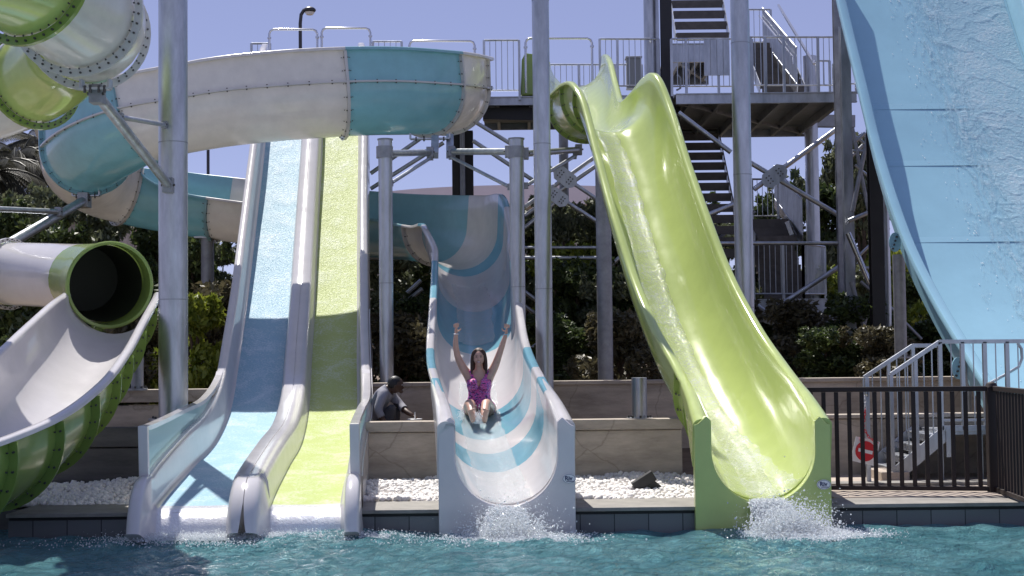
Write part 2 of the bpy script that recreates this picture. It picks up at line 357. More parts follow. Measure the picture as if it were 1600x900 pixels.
# catmull-rom through control rows of any length
def spline(rows, per=10):
    A = np.array(rows, float); n = len(A); out = []; par = []
    for i in range(n - 1):
        p0 = A[max(i - 1, 0)]; p1 = A[i]; p2 = A[i + 1]; p3 = A[min(i + 2, n - 1)]
        if i == 0: p0 = 2 * p1 - p2
        if i == n - 2: p3 = 2 * p2 - p1
        for k in range(per):
            t = k / per
            out.append(0.5 * ((2 * p1) + (-p0 + p2) * t + (2 * p0 - 5 * p1 + 4 * p2 - p3) * t * t + (-p0 + 3 * p1 - 3 * p2 + p3) * t ** 3)); par.append(i + t)
    out.append(A[-1]); par.append(n - 1.0)
    return np.array(out), np.array(par)
class Sweep:
    """rows: x y z R hl hr bank"""
    def __init__(s, rows, per=10, fixlat=None):
        s.a, s.par = spline(rows, per); s.fr = []
        C = s.a[:, :3]
        for i in range(len(C)):
            t = V(C[min(i + 1, len(C) - 1)] - C[max(i - 1, 0)]).normalized()
            lat = t.cross(V((0, 0, 1))); lat = lat.normalized() if lat.length > 1e-4 else V((-1, 0, 0))
            if fixlat is not None: lat = V(fixlat)
            up = lat.cross(t).normalized()
            if s.a.shape[1] > 6 and s.a[i][6]:
                q = Matrix.Rotation(s.a[i][6], 3, t); lat = q @ lat; up = q @ up
            s.fr.append((V(C[i]), t, lat, up))
    def idx(s, p): return int(np.argmin(abs(s.par - p)))
    def pt(s, i, u, v, w=0): c, t, l, up = s.fr[i]; return c + l * u + up * v + t * w
    def shell(s, mb, p0, p1, prof, m, closed=True, caps=True):
        i0, i1 = s.idx(p0), s.idx(p1); vs = []; k = None
        for i in range(i0, i1 + 1):
            pr = prof(s.a[i]); k = len(pr); vs += [s.pt(i, u, v) for u, v in pr]
        fs = []
        for i in range(i1 - i0):
            for j in range(k if closed else k - 1):
                fs.append((i * k + j, i * k + (j + 1) % k, (i + 1) * k + (j + 1) % k, (i + 1) * k + j))
        if closed and caps:
            # caps as quad strips between outer and inner halves
            h = k // 2
            for base in (0, (i1 - i0) * k):
                for j in range(h - 1):
                    fs.append((base + j, base + j + 1, base + k - 2 - j, base + k - 1 - j))
        mb.add(vs, fs, m)
def uprof(th=0.025, lip=0.11, n=18, drop=0.05):
    def f(row):
        Rr, hl, hr = row[3], row[4], row[5]
        # outer half: left rim ... right rim ; inner half mirrored back.  u<0 is 'hl' side
        o = [(-Rr - lip, hl - drop), (-Rr - lip, hl - 0.008), (-Rr - lip * 0.85, hl + 0.012)] 
        outer = [(-Rr - lip, hl - drop), (-Rr - lip + th, hl - drop), (-Rr - lip + th, hl - th), (-Rr - th, hl - th), (-Rr - th, hl * 0.5)]
        inner = [(-Rr - lip - 0.001, hl - 0.012), (-Rr - lip * 0.86, hl + 0.006), (-Rr - lip * 0.2, hl + 0.006), (-Rr, hl - 0.02), (-Rr, hl * 0.5)]
        for k in range(n + 1):
            t = math.pi + math.pi * k / n
            outer.append(((Rr + th) * math.cos(t), (Rr + th) * math.sin(t))); inner.append((Rr * math.cos(t), Rr * math.sin(t)))
        outer += [(Rr + th, hr * 0.5), (Rr + th, hr - th), (Rr + lip - th, hr - th), (Rr + lip - th, hr - drop), (Rr + lip, hr - drop)]
        inner += [(Rr, hr * 0.5), (Rr, hr - 0.02), (Rr + lip * 0.2, hr + 0.006), (Rr + lip * 0.86, hr + 0.006), (Rr + lip + 0.001, hr - 0.012)]
        return outer + inner[::-1]
    return f
def tprof(th=0.02, n=28):
    def f(row):
        Rr = row[3]
        return [((Rr) * math.cos(2 * math.pi * k / n), (Rr) * math.sin(2 * math.pi * k / n)) for k in range(n)]
    return f
def flange_u(sw, p, m, parent, wid=0.07, ln=0.05, nb=15, th=0.025, full=False, both=True, label=None):
    """a raised joint ring with bolts round the outside of a trough or tube"""
    i = sw.idx(p); row = sw.a[i]; Rr = row[3]; mb = MB()
    ang = []
    if full: ang = [2 * math.pi * k / 40 for k in range(41)]
    else: ang = [math.pi + math.pi * k / 24 for k in range(25)]
    pts = [((Rr + th) * math.cos(t), (Rr + th) * math.sin(t), math.cos(t), math.sin(t)) for t in ang]
    if not full:
        pts = [(-(Rr + th), row[4] - 0.06, -1, 0), (-(Rr + th), row[4] * 0.4, -1, 0)] + pts + [(Rr + th, row[5] * 0.4, 1, 0), (Rr + th, row[5] - 0.06, 1, 0)]
    vs = []
    for (u, v, du, dv) in pts:
        for (o, w_) in ((-0.004, -ln / 2), (wid, -ln / 2), (wid, ln / 2), (-0.004, ln / 2)):
            vs.append(sw.pt(i, u + du * o, v + dv * o, w_))
    fs = []
    for k in range(len(pts) - 1):
        for j in range(4): fs.append((k * 4 + j, k * 4 + (j + 1) % 4, k * 4 + 4 + (j + 1) % 4, k * 4 + 4 + j))
    mb.add(vs, fs, m)
    # bolts along the flange, on both faces
    acc = 0; L = 0; seg = []
    for a, b in zip(pts[:-1], pts[1:]): seg.append(math.hypot(a[0] - b[0], a[1] - b[1])); L += seg[-1]
    step = L / nb; nxt = step / 2
    for k, (a, b) in enumerate(zip(pts[:-1], pts[1:])):
        while nxt <= acc + seg[k] and seg[k] > 0:
            t = (nxt - acc) / seg[k]; u = a[0] + (b[0] - a[0]) * t; v = a[1] + (b[1] - a[1]) * t; du = a[2]; dv = a[3]
            for sg in ((-1, 1) if both else (1,)):
                c0 = sw.pt(i, u + du * wid * 0.55, v + dv * wid * 0.55, sg * ln / 2); c1 = sw.pt(i, u + du * wid * 0.55, v + dv * wid * 0.55, sg * (ln / 2 + 0.022))
                mb.tube(c0, c1, 0.012, M['bolt'], 6)
            # studs seen on the shell beside the flange
            for sg in (-1, 1):
                c0 = sw.pt(i, u + du * 0.0, v + dv * 0.0, sg * (ln / 2 + 0.05)); c1 = sw.pt(i, u + du * 0.018, v + dv * 0.018, sg * (ln / 2 + 0.05))
                mb.tube(c0, c1, 0.009, M['bolt'], 6)
            nxt += step
        acc += seg[k]
    return mb.build('joint_flange', parent)

# ================================================================== THE SETTING
def Z(py, Y, px=800): return P(px, py, Y).z
def X(px, Y, py=450): return P(px, py, Y).x
# ground sheet to the horizon, rising gently behind the walls
def hz(x, y):
    if y < 20.9: return 0.10
    t = min((y - 20.9) / 1.6, 1) * 0.45
    return 0.10 + t + max(0, y - 27) * 0.055 * (1 if y < 60 else 0) + (33 * 0.055 if y >= 60 else 0) + (0.12 * noise.noise(V((x * .4, y * .4, 0))) if y > 22 else 0)
ys = [16.2, 19, 20.85, 20.95, 21.5, 22.5, 24, 26, 28, 30, 33, 36, 40, 45, 50, 55, 59.9, 60.1, 90, 200, 600, 2500]
xs = [-2500, -600, -200, -90] + list(np.arange(-40, 41, 2.0)) + [90, 200, 600, 2500]
mb = MB(); vs = [(x, y, hz(x, y)) for y in ys for x in xs]; nx = len(xs)
fs = [(j * nx + i, j * nx + i + 1, (j + 1) * nx + i + 1, (j + 1) * nx + i) for j in range(len(ys) - 1) for i in range(nx - 1)]
mb.add(vs, fs, M['earth']); struct(mb.build('ground', smooth=60))
# far banks of the pool, out of view to the left, right and behind the camera
mb = MB(); mb.box((0, -30, 0.0), (5000, 40, 0.4), M['paving']); struct(mb.build('deck', smooth=0))

# pool water: real waves
def water():
    x0, x1, y0, y1 = -13, 13, -9.9, 16.1
    xs = np.linspace(x0, x1, 620); yy = np.concatenate([np.linspace(y0, 9.5, 50)[:-1], np.linspace(9.5, y1, 260)])
    Xg, Yg = np.meshgrid(xs, yy); Zg = np.zeros_like(Xg)
    rs = np.random.RandomState(3)
    for k in range(46):
        lam = 0.22 * (1.085 ** k); amp = 0.0028 * (lam / 0.3) ** 0.72
        if lam > 1.0: amp *= 0.35
        a = rs.uniform(0, 2 * math.pi); kx = math.cos(a) * 2 * math.pi / lam; ky = math.sin(a) * 2 * math.pi / lam
        Zg += amp * np.sin(kx * Xg + ky * Yg + rs.uniform(0, 6.28) + 0.8 * np.sin(Xg * 0.9 + k) + 0.8 * np.cos(Yg * 1.1 + k))
    # churned water in front of the slide exits
    for cx, cy, s, h in ((-2.9, 14.6, 1.4, .05), (0.0, 14.4, .7, .05), (2.75, 14.0, .9, .06)):
        g = np.exp(-(((Xg - cx) / s) ** 2 + ((Yg - cy) / .8) ** 2))
        Zg += g * h * (np.sin(Xg * 19 + 2 * np.sin(Yg * 13)) * np.sin(Yg * 23 + 2 * np.sin(Xg * 11)) * .5)
    ny, nx = Xg.shape
    vs = np.stack([Xg, Yg, Zg], -1).reshape(-1, 3)
    idx = np.arange(nx * ny).reshape(ny, nx)
    q = np.stack([idx[:-1, :-1], idx[:-1, 1:], idx[1:, 1:], idx[1:, :-1]], -1).reshape(-1, 4)
    me = bpy.data.meshes.new('water'); me.from_pydata(vs.tolist(), [], q.tolist()); me.materials.append(M['water'])
    me.polygons.foreach_set('use_smooth', [True] * len(me.polygons))
    o = bpy.data.objects.new('water', me); COL.objects.link(o); struct(o)
water()

# pool edge: tiled wall, black slot, coping (three runs: left, middle, right)
DECK = 0.235
def ledge(name, x0, x1, yf, yb, ztop, parent_label=None):
    mb = MB()
    mb.box(((x0 + x1) / 2, (yf + yb) / 2 + 0.02, -0.4), (x1 - x0, yb - yf, (ztop - 0.075 + 0.4) * 2 - 0.0), M['tiles'])
    o = mb.build(name, smooth=0, origin=(x0, yf, -0.4)); struct(o)
    m2 = MB(); m2.box(((x0 + x1) / 2, (yf + yb) / 2 + 0.03, ztop - 0.058), (x1 - x0 - 0.01, yb - yf, 0.036), M['grout']); m2.build('overflow_slot', o, 0)
    m3 = MB(); m3.box(((x0 + x1) / 2, (yf + yb) / 2 - 0.01, ztop - 0.02), (x1 - x0 + 0.02, yb - yf + 0.04, 0.04), M['coping']); m3.build('coping', o, 0, bevel=0.006)
xl = X(12, 15.35, 820)
ledge('pool_edge', xl, X(1310, 15.35, 800), 15.35, 16.28, DECK)
ledge('pool_edge', X(1310, 15.35, 800), 9.5, 15.35, 15.95, DECK + 0.006)
mb = MB(); mb.box((-11, 16.6, -0.35), (2 * (11 + xl), 1.0, 1.08), M['concrete_d']); struct(mb.build('pool_edge', smooth=0))

# right-hand paved terrace, one step up, behind its coping
mb = MB(); xr0 = X(1302, 16, 780)
mb.box(((xr0 + 12) / 2, 18.0, 0.13), (12 - xr0, 4.1, 0.24), M['paving'])
struct(mb.build('terrace', smooth=0))
mb = MB(); mb.box(((xr0 + 12) / 2, 17.35, 0.27), (12 - xr0, 0.30, 0.035), M['coping']); struct(mb.build('terrace_step', smooth=0, bevel=0.006))

# white pebbles
def gravel():
    bm = bmesh.new(); bmesh.ops.create_icosphere(bm, subdivisions=1, radius=1)
    bv = np.array([v.co[:] for v in bm.verts]); bf = np.array([[v.index for v in f.verts] for f in bm.faces]); bm.free()
    N = 13000; rs = np.random.RandomState(5)
    x = rs.uniform(-9.5, xr0 + 0.05, N); y = 16.24 + rs.uniform(0, 1, N) ** 1.25 * 2.3
    s = rs.uniform(0.020, 0.044, N)
    Q = []
    for k in range(24):
        a, b, c = rs.uniform(0, 6.28, 3)
        Q.append(np.array(Matrix.Rotation(a, 3, 'X') @ Matrix.Rotation(b, 3, 'Y') @ Matrix.Rotation(c, 3, 'Z')))
    Vs = []
    for i in range(N):
        d = bv * (s[i] * rs.uniform(.7, 1.3, 3)) * (1 + rs.uniform(-.12, .12, (len(bv), 1)))
        mound = 0.035 * math.sin(x[i] * 3.1) * math.sin(y[i] * 4) + 0.04 * max(0, (y[i] - 16.9)) + rs.uniform(0, .03)
        Vs.append(d @ Q[i % 24] + [x[i], y[i], 0.215 + mound])
    Vv = np.concatenate(Vs); n = len(bv)
    Ff = (bf[None] + (np.arange(N) * n)[:, None, None]).reshape(-1, 3)
    me = bpy.data.meshes.new('gravel'); me.from_pydata(Vv.tolist(), [], Ff.tolist()); me.materials.append(M['gbase'])
    me.polygons.foreach_set('use_smooth', [True] * len(me.polygons))
    o = bpy.data.objects.new('gravel', me); COL.objects.link(o); tag(o, 'bed of small white pebbles between the pool edge and the concrete walls', 'gravel', kind='stuff')
    # bed under the loose pebbles
    xs = np.linspace(-9.5, xr0 + .03, 90); ysx = np.linspace(16.24, 18.6, 14)
    vs = [(a, b, 0.20 + 0.035 * math.sin(a * 3.1) * math.sin(b * 4) + 0.04 * max(0, b - 16.9)) for b in ysx for a in xs]
    m = MB(); m.add(vs, [(j * 90 + i, j * 90 + i + 1, (j + 1) * 90 + i + 1, (j + 1) * 90 + i) for j in range(13) for i in range(89)], M['gbase'])
    struct(m.build('gravel_bed'))
gravel()

# concrete walls: base, cap course, upper rear wall, dark left blocks
def wall(name, x0, x1, y0, y1, z0, z1, m, label, capm=None, joints=()):
    mb = MB(); mb.box(((x0 + x1) / 2, (y0 + y1) / 2, (z0 + z1) / 2), (x1 - x0, y1 - y0, z1 - z0), m)
    o = mb.build(name, smooth=0, origin=((x0 + x1) / 2, y0, z0), bevel=0.012); tag(o, label, 'wall')
    for t in joints:
        c = MB(); c.box(((x0 + x1) / 2, (y0 + y1) / 2 - 0.02, t[0]), (x1 - x0 + 0.01, y1 - y0 + 0.03, t[1]), capm or m); c.build('cap_course', o, 0, bevel=0.01)
    return o
yl = 18.45
zc1 = Z(674, yl)
wall('concrete_wall', X(572, yl, 700), X(694, yl, 700), yl, 18.72, 0.05, zc1, M['concrete'], 'low board-marked concrete wall between the racer slide and the striped slide', joints=[(Z(665, yl), 0.13)])
wall('concrete_wall', X(862, yl, 700), X(1066, yl, 700), yl, 18.72, 0.05, zc1, M['concrete'], 'low board-marked concrete wall between the striped slide and the lime slide', joints=[(Z(665, yl), 0.13)])
wall('concrete_wall', X(1212, 18.9, 700), 9.5, 18.9, 19.2, 0.05, Z(655, 18.9, 1300), M['concrete'], 'concrete wall behind the steel steps and brown fence', joints=[(Z(651, 18.9, 1300), 0.05)])
wall('concrete_wall', -9.5, X(250, 18.6, 700), 18.6, 18.9, 0.05, Z(700, 18.6, 200), M['concrete_d'], 'shade-darkened concrete wall left of the racer slide', joints=[(Z(683, 18.6, 200), 0.24)])
wall('retaining_wall', X(834, 22, 600), 13, 22.0, 22.3, 0.2, Z(600, 22, 900), M['concrete'], 'upper grey retaining wall at the foot of the shrubs, right of the striped slide', joints=[(Z(598, 22, 900), 0.06)])
wall('retaining_wall', X(574, 22, 600), X(676, 22, 600), 22.0, 22.3, 0.2, Z(600, 22, 900), M['concrete'], 'dark upper retaining wall behind the crouching man', joints=[(Z(598, 22, 900), 0.06)])
wall('retaining_wall', -13, X(333, 21, 600), 21.0, 21.3, 0.2, Z(634, 21, 200), M['concrete'], 'upper tan retaining wall seen between the left posts', joints=[(Z(619, 21, 200), 0.18)])

# ------------------------------------------------------------------ background trees and shrubs
def leaf_cloud(n, blobs, size, seed, m, droop=0.0):
    rs = np.random.RandomState(seed)
    nb = len(blobs); w_ = np.array([b[3] ** 2 for b in blobs]); w_ = w_ / w_.sum()
    ch = rs.choice(nb, n, p=w_)
    B = np.array(blobs)[ch]
    d = rs.normal(size=(n, 3)); d /= np.linalg.norm(d, axis=1)[:, None]
    rad = B[:, 3] * (0.55 + 0.5 * rs.uniform(0, 1, n) ** 0.5)
    c = B[:, :3] + d * rad[:, None] * np.array([1, 1, .85])
    a = rs.normal(size=(n, 3)); a[:, 2] += 0.4; a /= np.linalg.norm(a, axis=1)[:, None]
    b = np.cross(a, rs.normal(size=(n, 3))); b /= np.linalg.norm(b, axis=1)[:, None]
    s = size * rs.uniform(.6, 1.4, n)[:, None]
    v = np.stack([c - a * s, c + b * s * .42, c + a * s, c - b * s * .42], 1).reshape(-1, 3)
    q = np.arange(n * 4).reshape(-1, 4)
    me = bpy.data.meshes.new('crown'); me.from_pydata(v.tolist(), [], q.tolist()); me.materials.append(m)
    return me
def tree_kind(seed, m, h, wd, n, size, kind):
    rs = random.Random(seed); blobs = []
    nb = 26
    for k in range(nb):
        zz = rs.uniform(0.18, 0.95) * h
        ww = wd * (0.95 if zz < h * .6 else 0.7) * math.sqrt(max(0.1, 1 - (zz / h) ** 3))
        a = rs.uniform(0, 6.28); r_ = rs.uniform(0.1, 1) * ww
        blobs.append((r_ * math.cos(a), r_ * math.sin(a), zz, rs.uniform(.25, .5) * wd * .62))
    for k in range(7):   # leading shoots
        a = rs.uniform(0, 6.28); r_ = rs.uniform(0, .7) * wd
        for j in range(3): blobs.append((r_ * math.cos(a), r_ * math.sin(a), h * (.9 + .07 * j), .16 - .03 * j))
    crown = leaf_cloud(n, blobs, size, seed, m)
    t = MB(); t.path([(0, 0, -0.3), (.05, 0, h * .25), (-.04, .05, h * .5), (0, 0, h * .8)], [.13, .11, .07, .03], M['bark'], 8)
    for b in blobs[:9]: t.path([(0, 0, b[2] * .45), (b[0] * .5, b[1] * .5, b[2] * .75), (b[0], b[1], b[2])], [.05, .035, .012], M['bark'], 6)
    o = bpy.data.objects.new(kind, crown); COL.objects.link(o)
    tr = t.build('trunk'); return crown, tr
KINDS = {}
for nm, sd_, m_, h, wd, n, size in (('olive', 11, 'leaf_olive', 3.6, 1.5, 9000, .085), ('olive2', 12, 'leaf_olive', 3.6, 1.3, 8000, .085), ('dark', 13, 'leaf_dark', 3.6, 1.6, 9000, .10),
                                    ('lime', 14, 'leaf_lime', 2.2, 1.0, 4500, .09), ('dry', 15, 'leaf_dry', 2.4, 1.4, 5500, .08)):
    cr_, tr_ = tree_kind(sd_, M[m_], h, wd, n, size, 'tmp')
    KINDS[nm] = (cr_, tr_.data, h)
    bpy.data.objects.remove(tr_)
for o in [o for o in COL.objects if o.name.startswith('tmp')]: bpy.data.objects.remove(o)
def plant(kind, px, ytop, Y, label, name, cat, wid=1.0, group=None, base=None):
    cr_, tr_, h = KINDS[kind]
    x = X(px, Y, ytop); zt = P(px, ytop, Y).z; zb = hz(x, Y) - 0.05 if base is None else base
    s = (zt - zb) / (h * 1.0)
    e = thing(name, label, cat, (x, Y, zb), group)
    rz = random.uniform(0, 6.28)
    for nm, me in (('crown', cr_), ('trunk', tr_)):
        o = bpy.data.objects.new(nm, me); COL.objects.link(o); o.parent = e; o.scale = (wid * (0.6 + .4 * s), wid * (0.6 + .4 * s), s); o.rotation_euler = (0, 0, rz)
    return e
gt = 'trees and shrubs on the bank behind the slides'
pl = [ # kind, px, ytop, Y, label
 ('olive', 20, 318, 34, 'grey-green olive tree at the far left edge, above the white tube'),
 ('olive2', 95, 308, 35, 'olive tree in front of the rounded white roof at left'),
 ('olive', 170, 318, 36, 'olive tree just right of the rounded white roof'),
 ('dark', 245, 345, 35, 'dark shrub behind the big grey post at left'),
 ('dark', 300, 375, 33, 'dark leafy shrub right of the big left post'),
 ('olive2', 345, 385, 37, 'dull olive shrub behind the short capped post'),
 ('dry', 335, 455, 29, 'brownish dry shrub behind the short capped post'),
 ('lime', 310, 478, 26, 'bright yellow-green bush between the big left post and the short post'),
 ('olive', 600, 392, 34, 'olive tree right behind the post beside the racer slide'),
 ('dark', 640, 400, 37, 'dark tree behind the left rim of the striped slide'),
 ('dry', 615, 500, 28, 'dry brown shrub low behind the racer slide post'),
 ('olive', 790, 330, 36, 'olive tree rising above the right rim of the striped slide'),
 ('dark', 838, 348, 38, 'dark green tree behind the middle pair of posts'),
 ('olive2', 880, 338, 35, 'olive tree behind the middle X-braces'),
 ('olive', 918, 330, 37, 'tall olive tree left of the lime green slide'),
 ('dark', 900, 420, 31, 'dark shrub under the middle cross braces'),
 ('lime', 882, 400, 33, 'fresh green bush behind the double horizontal pipes'),
 ('dark', 960, 350, 36, 'dark tree behind the dark post beside the lime slide'),
 ('dry', 975, 500, 27, 'sparse brown shrub beside the foot of the dark post'),
 ('dark', 1060, 320, 40, 'dark tree hidden behind the lime slide'),
 ('olive', 1125, 360, 37, 'olive tree just right of the lime slide rim'),
 ('dark', 1190, 325, 41, 'dark tree behind the lower stairs of the tower'),
 ('olive2', 1235, 300, 42, 'olive tree behind the tower stair balustrade'),
 ('dark', 1215, 500, 34, 'dark shrub under the lower tower landing'),
 ('dry', 1245, 480, 31, 'dry brown shrub under the tower landing by the round column'),
 ('dark', 1290, 290, 43, 'tall dark tree between the round column and the twin columns'),
 ('lime', 1292, 430, 36, 'yellow-green bush between the round column and the twin columns'),
 ('olive', 1345, 235, 40, 'tall thin tree seen through the lattice beside the pale blue slide'),
 ('lime', 1385, 405, 33, 'bright yellow-green tree behind the lattice bracing'),
 ('dark', 1420, 440, 34, 'dark tree below the curve of the pale blue slide'),
 ('dry', 1380, 520, 28, 'dry shrub behind the foot of the lattice bracing'),
 ('dark', 1470, 500, 30, 'dark shrub behind the foot of the pale blue slide'),
 ('dry', 225, 500, 27, 'dry shrub between the tube and the big left post'),
 ('dark', 160, 560, 26, 'low dark shrub beneath the white slide at left'),
 ('dark', 60, 365, 30, 'dark shrub above the white tube at left'),
 ('dark', -30, 330, 33, 'dark tree cut by the left edge of the view'),
 ('dark', 700, 480, 29, 'dark shrub behind the striped slide'),
 ('dark', 1340, 470, 30, 'dark bush between the twin columns and the bright brace'),
 ('lime', 1130, 470, 32, 'green bush seen between the lime slide and the round post'),
 ('dark', 640, 470, 30, 'dark bush behind the diagonal braces left of the striped slide'),
 ('dark', 860, 500, 28, 'low dark bush behind the pair of middle posts'),
 ('olive2', 940, 440, 30, 'olive shrub beside the dark post left of the lime slide'),
 ('dark', 1290, 520, 28, 'low dark bush at the foot of the twin columns'),
 ('dark', 430, 420, 36, 'dark tree hidden behind the racer slide'),
 ('dark', 520, 400, 38, 'dark tree farther right behind the racer slide'),
]
for k, px, yt, Yd, lab in pl:
    nm = {'olive': 'olive_tree', 'olive2': 'olive_tree', 'dark': 'dark_shrub', 'lime': 'leafy_bush', 'dry': 'dry_shrub'}[k]
    cat = 'tree' if 'tree' in lab.split(' ')[0:6] or k.startswith('olive') else 'shrub'
    plant(k, px, yt, Yd, lab, nm, cat, random.uniform(.85, 1.1), gt)
# far belt of trees closing the horizon (reads as one mass)
rs = random.Random(4); bl = []
for k in range(240): 
    x = rs.uniform(-26, 26); y = rs.uniform(46, 52); bl.append((x, y, hz(x, y) + rs.uniform(0, 1.2), rs.uniform(.7, 1.2)))
me = leaf_cloud(45000, bl, .17, 99, M['leaf_dark']); o = bpy.data.objects.new('far_wood', me); COL.objects.link(o)
tag(o, 'dark belt of trees closing the view behind the bank', 'wood', kind='stuff')

# palms at the left edge
def palm(px, ytop, Y, lean, label, seed):
    rs = random.Random(seed); x = X(px, Y, ytop); zt = P(px, ytop, Y).z; zb = hz(x, Y)
    e = thing('palm_tree', label, 'palm', (x, Y, zb), 'palms beyond the left flumes')
    t = MB(); t.path([(x - lean, Y, zb - .2), (x - lean * .4, Y, zb + (zt - zb) * .5), (x, Y, zt)], [.22, .17, .16], M['bark'], 10); t.build('trunk', e)
    fr = MB()
    for k in range(70):
        a = rs.uniform(0, 6.28); L = rs.uniform(.9, 1.6); up = rs.uniform(-.5, .75)
        pts = []
        for j in range(7):
            t_ = j / 6; r_ = L * t_; pts.append(V((x + r_ * math.cos(a), Y + r_ * math.sin(a), zt + up * r_ - .75 * r_ * r_ * (1.0 if up < .2 else .6))))
        fr.path(pts, [.018] * 6 + [.006], M['frond'], 4)
        for j in range(1, 6):
            for q in range(5):
                b = pts[j].lerp(pts[j + 1] if j < 6 else pts[j], q / 5); d = (pts[j + 1] - pts[j]).normalized() if j < 6 else V((0, 0, -1))
                for sg in (-1, 1):
                    sd = d.cross(V((0, 0, 1))).normalized() * sg
                    tip = b + sd * .22 + d * .22 + V((0, 0, -.22)); wv = d * .018
                    fr.add([b - wv, b + wv, tip], [(0, 1, 2)], M['frond'])
    fr.build('fronds', e, 0)
    return e
palm(25, 245, 38, .3, 'palm with hanging dark fronds beyond the white flume at the left edge', 1)
palm(62, 222, 41, -.2, 'slimmer palm just left of the blue flume bend', 2)
palm(-15, 270, 36, .1, 'palm cut by the left edge of the view', 3)

# far white roofs
def vault_roof(px0, px1, ytop, ybot, Y, depth, label, name, flat=False):
    mb = MB(); x0 = X(px0, Y); x1 = X(px1, Y); zt = P((px0 + px1) / 2, ytop, Y).z; zb = P((px0 + px1) / 2, ybot, Y).z
    e = thing(name, label, 'building', ((x0 + x1) / 2, Y, hz(0, Y)))
    n = 24; vs = []
    for k in range(n + 1):
        t = k / n; x = x0 + (x1 - x0) * t; z = zb + (zt - zb) * (math.sin(math.pi * t) ** (.35 if flat else .55))
        vs += [(x, Y, z), (x, Y + depth, z), (x, Y, zb - .25), (x, Y + depth, zb - .25)]
    fs = []
    for k in range(n):
        a = 4 * k; b = a + 4; fs += [(a, b, b + 1, a + 1), (a, a + 2, b + 2, b), (a + 1, b + 1, b + 3, a + 3), (a + 2, a + 3, b + 3, b + 2)]
    mb.add(vs, fs, M['membrane']); mb.build('roof', e)
    wl = MB(); wl.box(((x0 + x1) / 2, Y + depth / 2, (zb + hz(0, Y)) / 2 - .15), (abs(x1 - x0) * .96, depth * .9, zb - hz(0, Y)), M['concrete']); wl.build('wall', e, 0)
vault_roof(560, 1045, 289, 312, 70, 14, 'long low pinkish white roof beyond the trees, behind the middle posts', 'white_roofed_building', True)
vault_roof(8, 160, 297, 330, 52, 8, 'small vaulted white roof beyond the olive trees at left', 'vaulted_canopy')

# street lamps behind
def lamp(px, ytop, Y, label, head):
    x = X(px, Y, ytop); zt = P(px, ytop, Y).z; zb = hz(x, Y)
    e = thing('street_lamp', label, 'lamp post', (x, Y, zb), 'lamp posts behind the slides')
    t = MB()
    if head:
        s = 1 / ppm(Y); t.path([(x, Y, zb), (x, Y, zt - 22 * s), (x + 1.5 * s, Y, zt - 8 * s), (x + 6 * s, Y, zt - 1 * s), (x + 11 * s, Y, zt + 0 * s)], .055, M['lampgrey'], 8); t.build('pole', e)
        h = MB(); c = V((x + 15 * s, Y, zt - 1.5 * s)); bm = bmesh.new(); bmesh.ops.create_uvsphere(bm, u_segments=16, v_segments=10, radius=1)
        h.add([c + V((v.co.x * 10 * s, v.co.y * 8 * s, v.co.z * (6 if v.co.z > 0 else 4) * s)) for v in bm.verts], [tuple(v.index for v in f.verts) for f in bm.faces], M['lampgrey']); bm.free(); h.build('lamp_head', e)
        g = MB(); g.tube(c + V((0, 0, -3 * s)), c + V((0, 0, -7 * s)), 8 * s, M['signwhite'], 16, 5 * s); g.build('lens', e)
    else:
        t.path([(x, Y, zb), (x, Y, zt)], .055, M['lampgrey'], 8); t.build('pole', e)
        h = MB(); h.box((x + .25, Y, zt + .05), (.6, .25, .14), M['lampgrey']); h.build('lamp_head', e, 0, bevel=.03)
lamp(469, 15, 44, 'dark curved-neck lamp post rising behind the white loop handrails', True)
lamp(325, 160, 50, 'thin dark lamp post seen under the upper flume, left of the racer slide', False)

# ================================================================== SLIDES
def row(px, py, Y, R_, hl, hr, bank=0):
    p = P(px, py, Y); return [p.x, p.y, p.z, R_, hl, hr, bank]
UP = uprof()
def sections(sw, parent, cuts, name='trough_section', prof=None, labels=True):
    prof = prof or UP
    for a, b, m in cuts:
        mb = MB(); sw.shell(mb, a, b, prof, M[m]); mb.build(name, parent, 50)
def film(sw, parent, p0, p1, u0, u1, m, off=0.012, nu=10, wob=0.05, name='water_film', seed=0):
    i0, i1 = sw.idx(p0), sw.idx(p1); vs = []
    for i in range(i0, i1 + 1):
        Rr = sw.a[i][3]; w0 = wob * noise.noise(V((i * .35, seed, 0))); w1 = wob * noise.noise(V((i * .35, seed + 9, 0)))
        for k in range(nu + 1):
            u = (u0(sw.par[i]) if callable(u0) else u0) + w0; u2 = (u1(sw.par[i]) if callable(u1) else u1) + w1
            uu = u + (u2 - u) * k / nu; uu = max(min(uu, Rr * .98), -Rr * .98)
            th = off * (1 if 0 < k < nu else .15) + (.010 if k in (1, nu - 1) else 0) + .006 * noise.noise(V((i * .6, k * .9, seed)))
            rr = Rr - th; ang = math.asin(max(-1, min(1, uu / Rr)))
            vs.append(sw.pt(i, rr * math.sin(ang), -rr * math.cos(ang)))
    n = nu + 1
    mb = MB(); mb.add(vs, [(i * n + k, i * n + k + 1, (i + 1) * n + k + 1, (i + 1) * n + k) for i in range(i1 - i0) for k in range(nu)], m)
    return mb.build(name, parent, 80)

# profile notes: sweeps run from the start down to the exit, so u<0 ('hl') is the screen-right side when heading to the camera

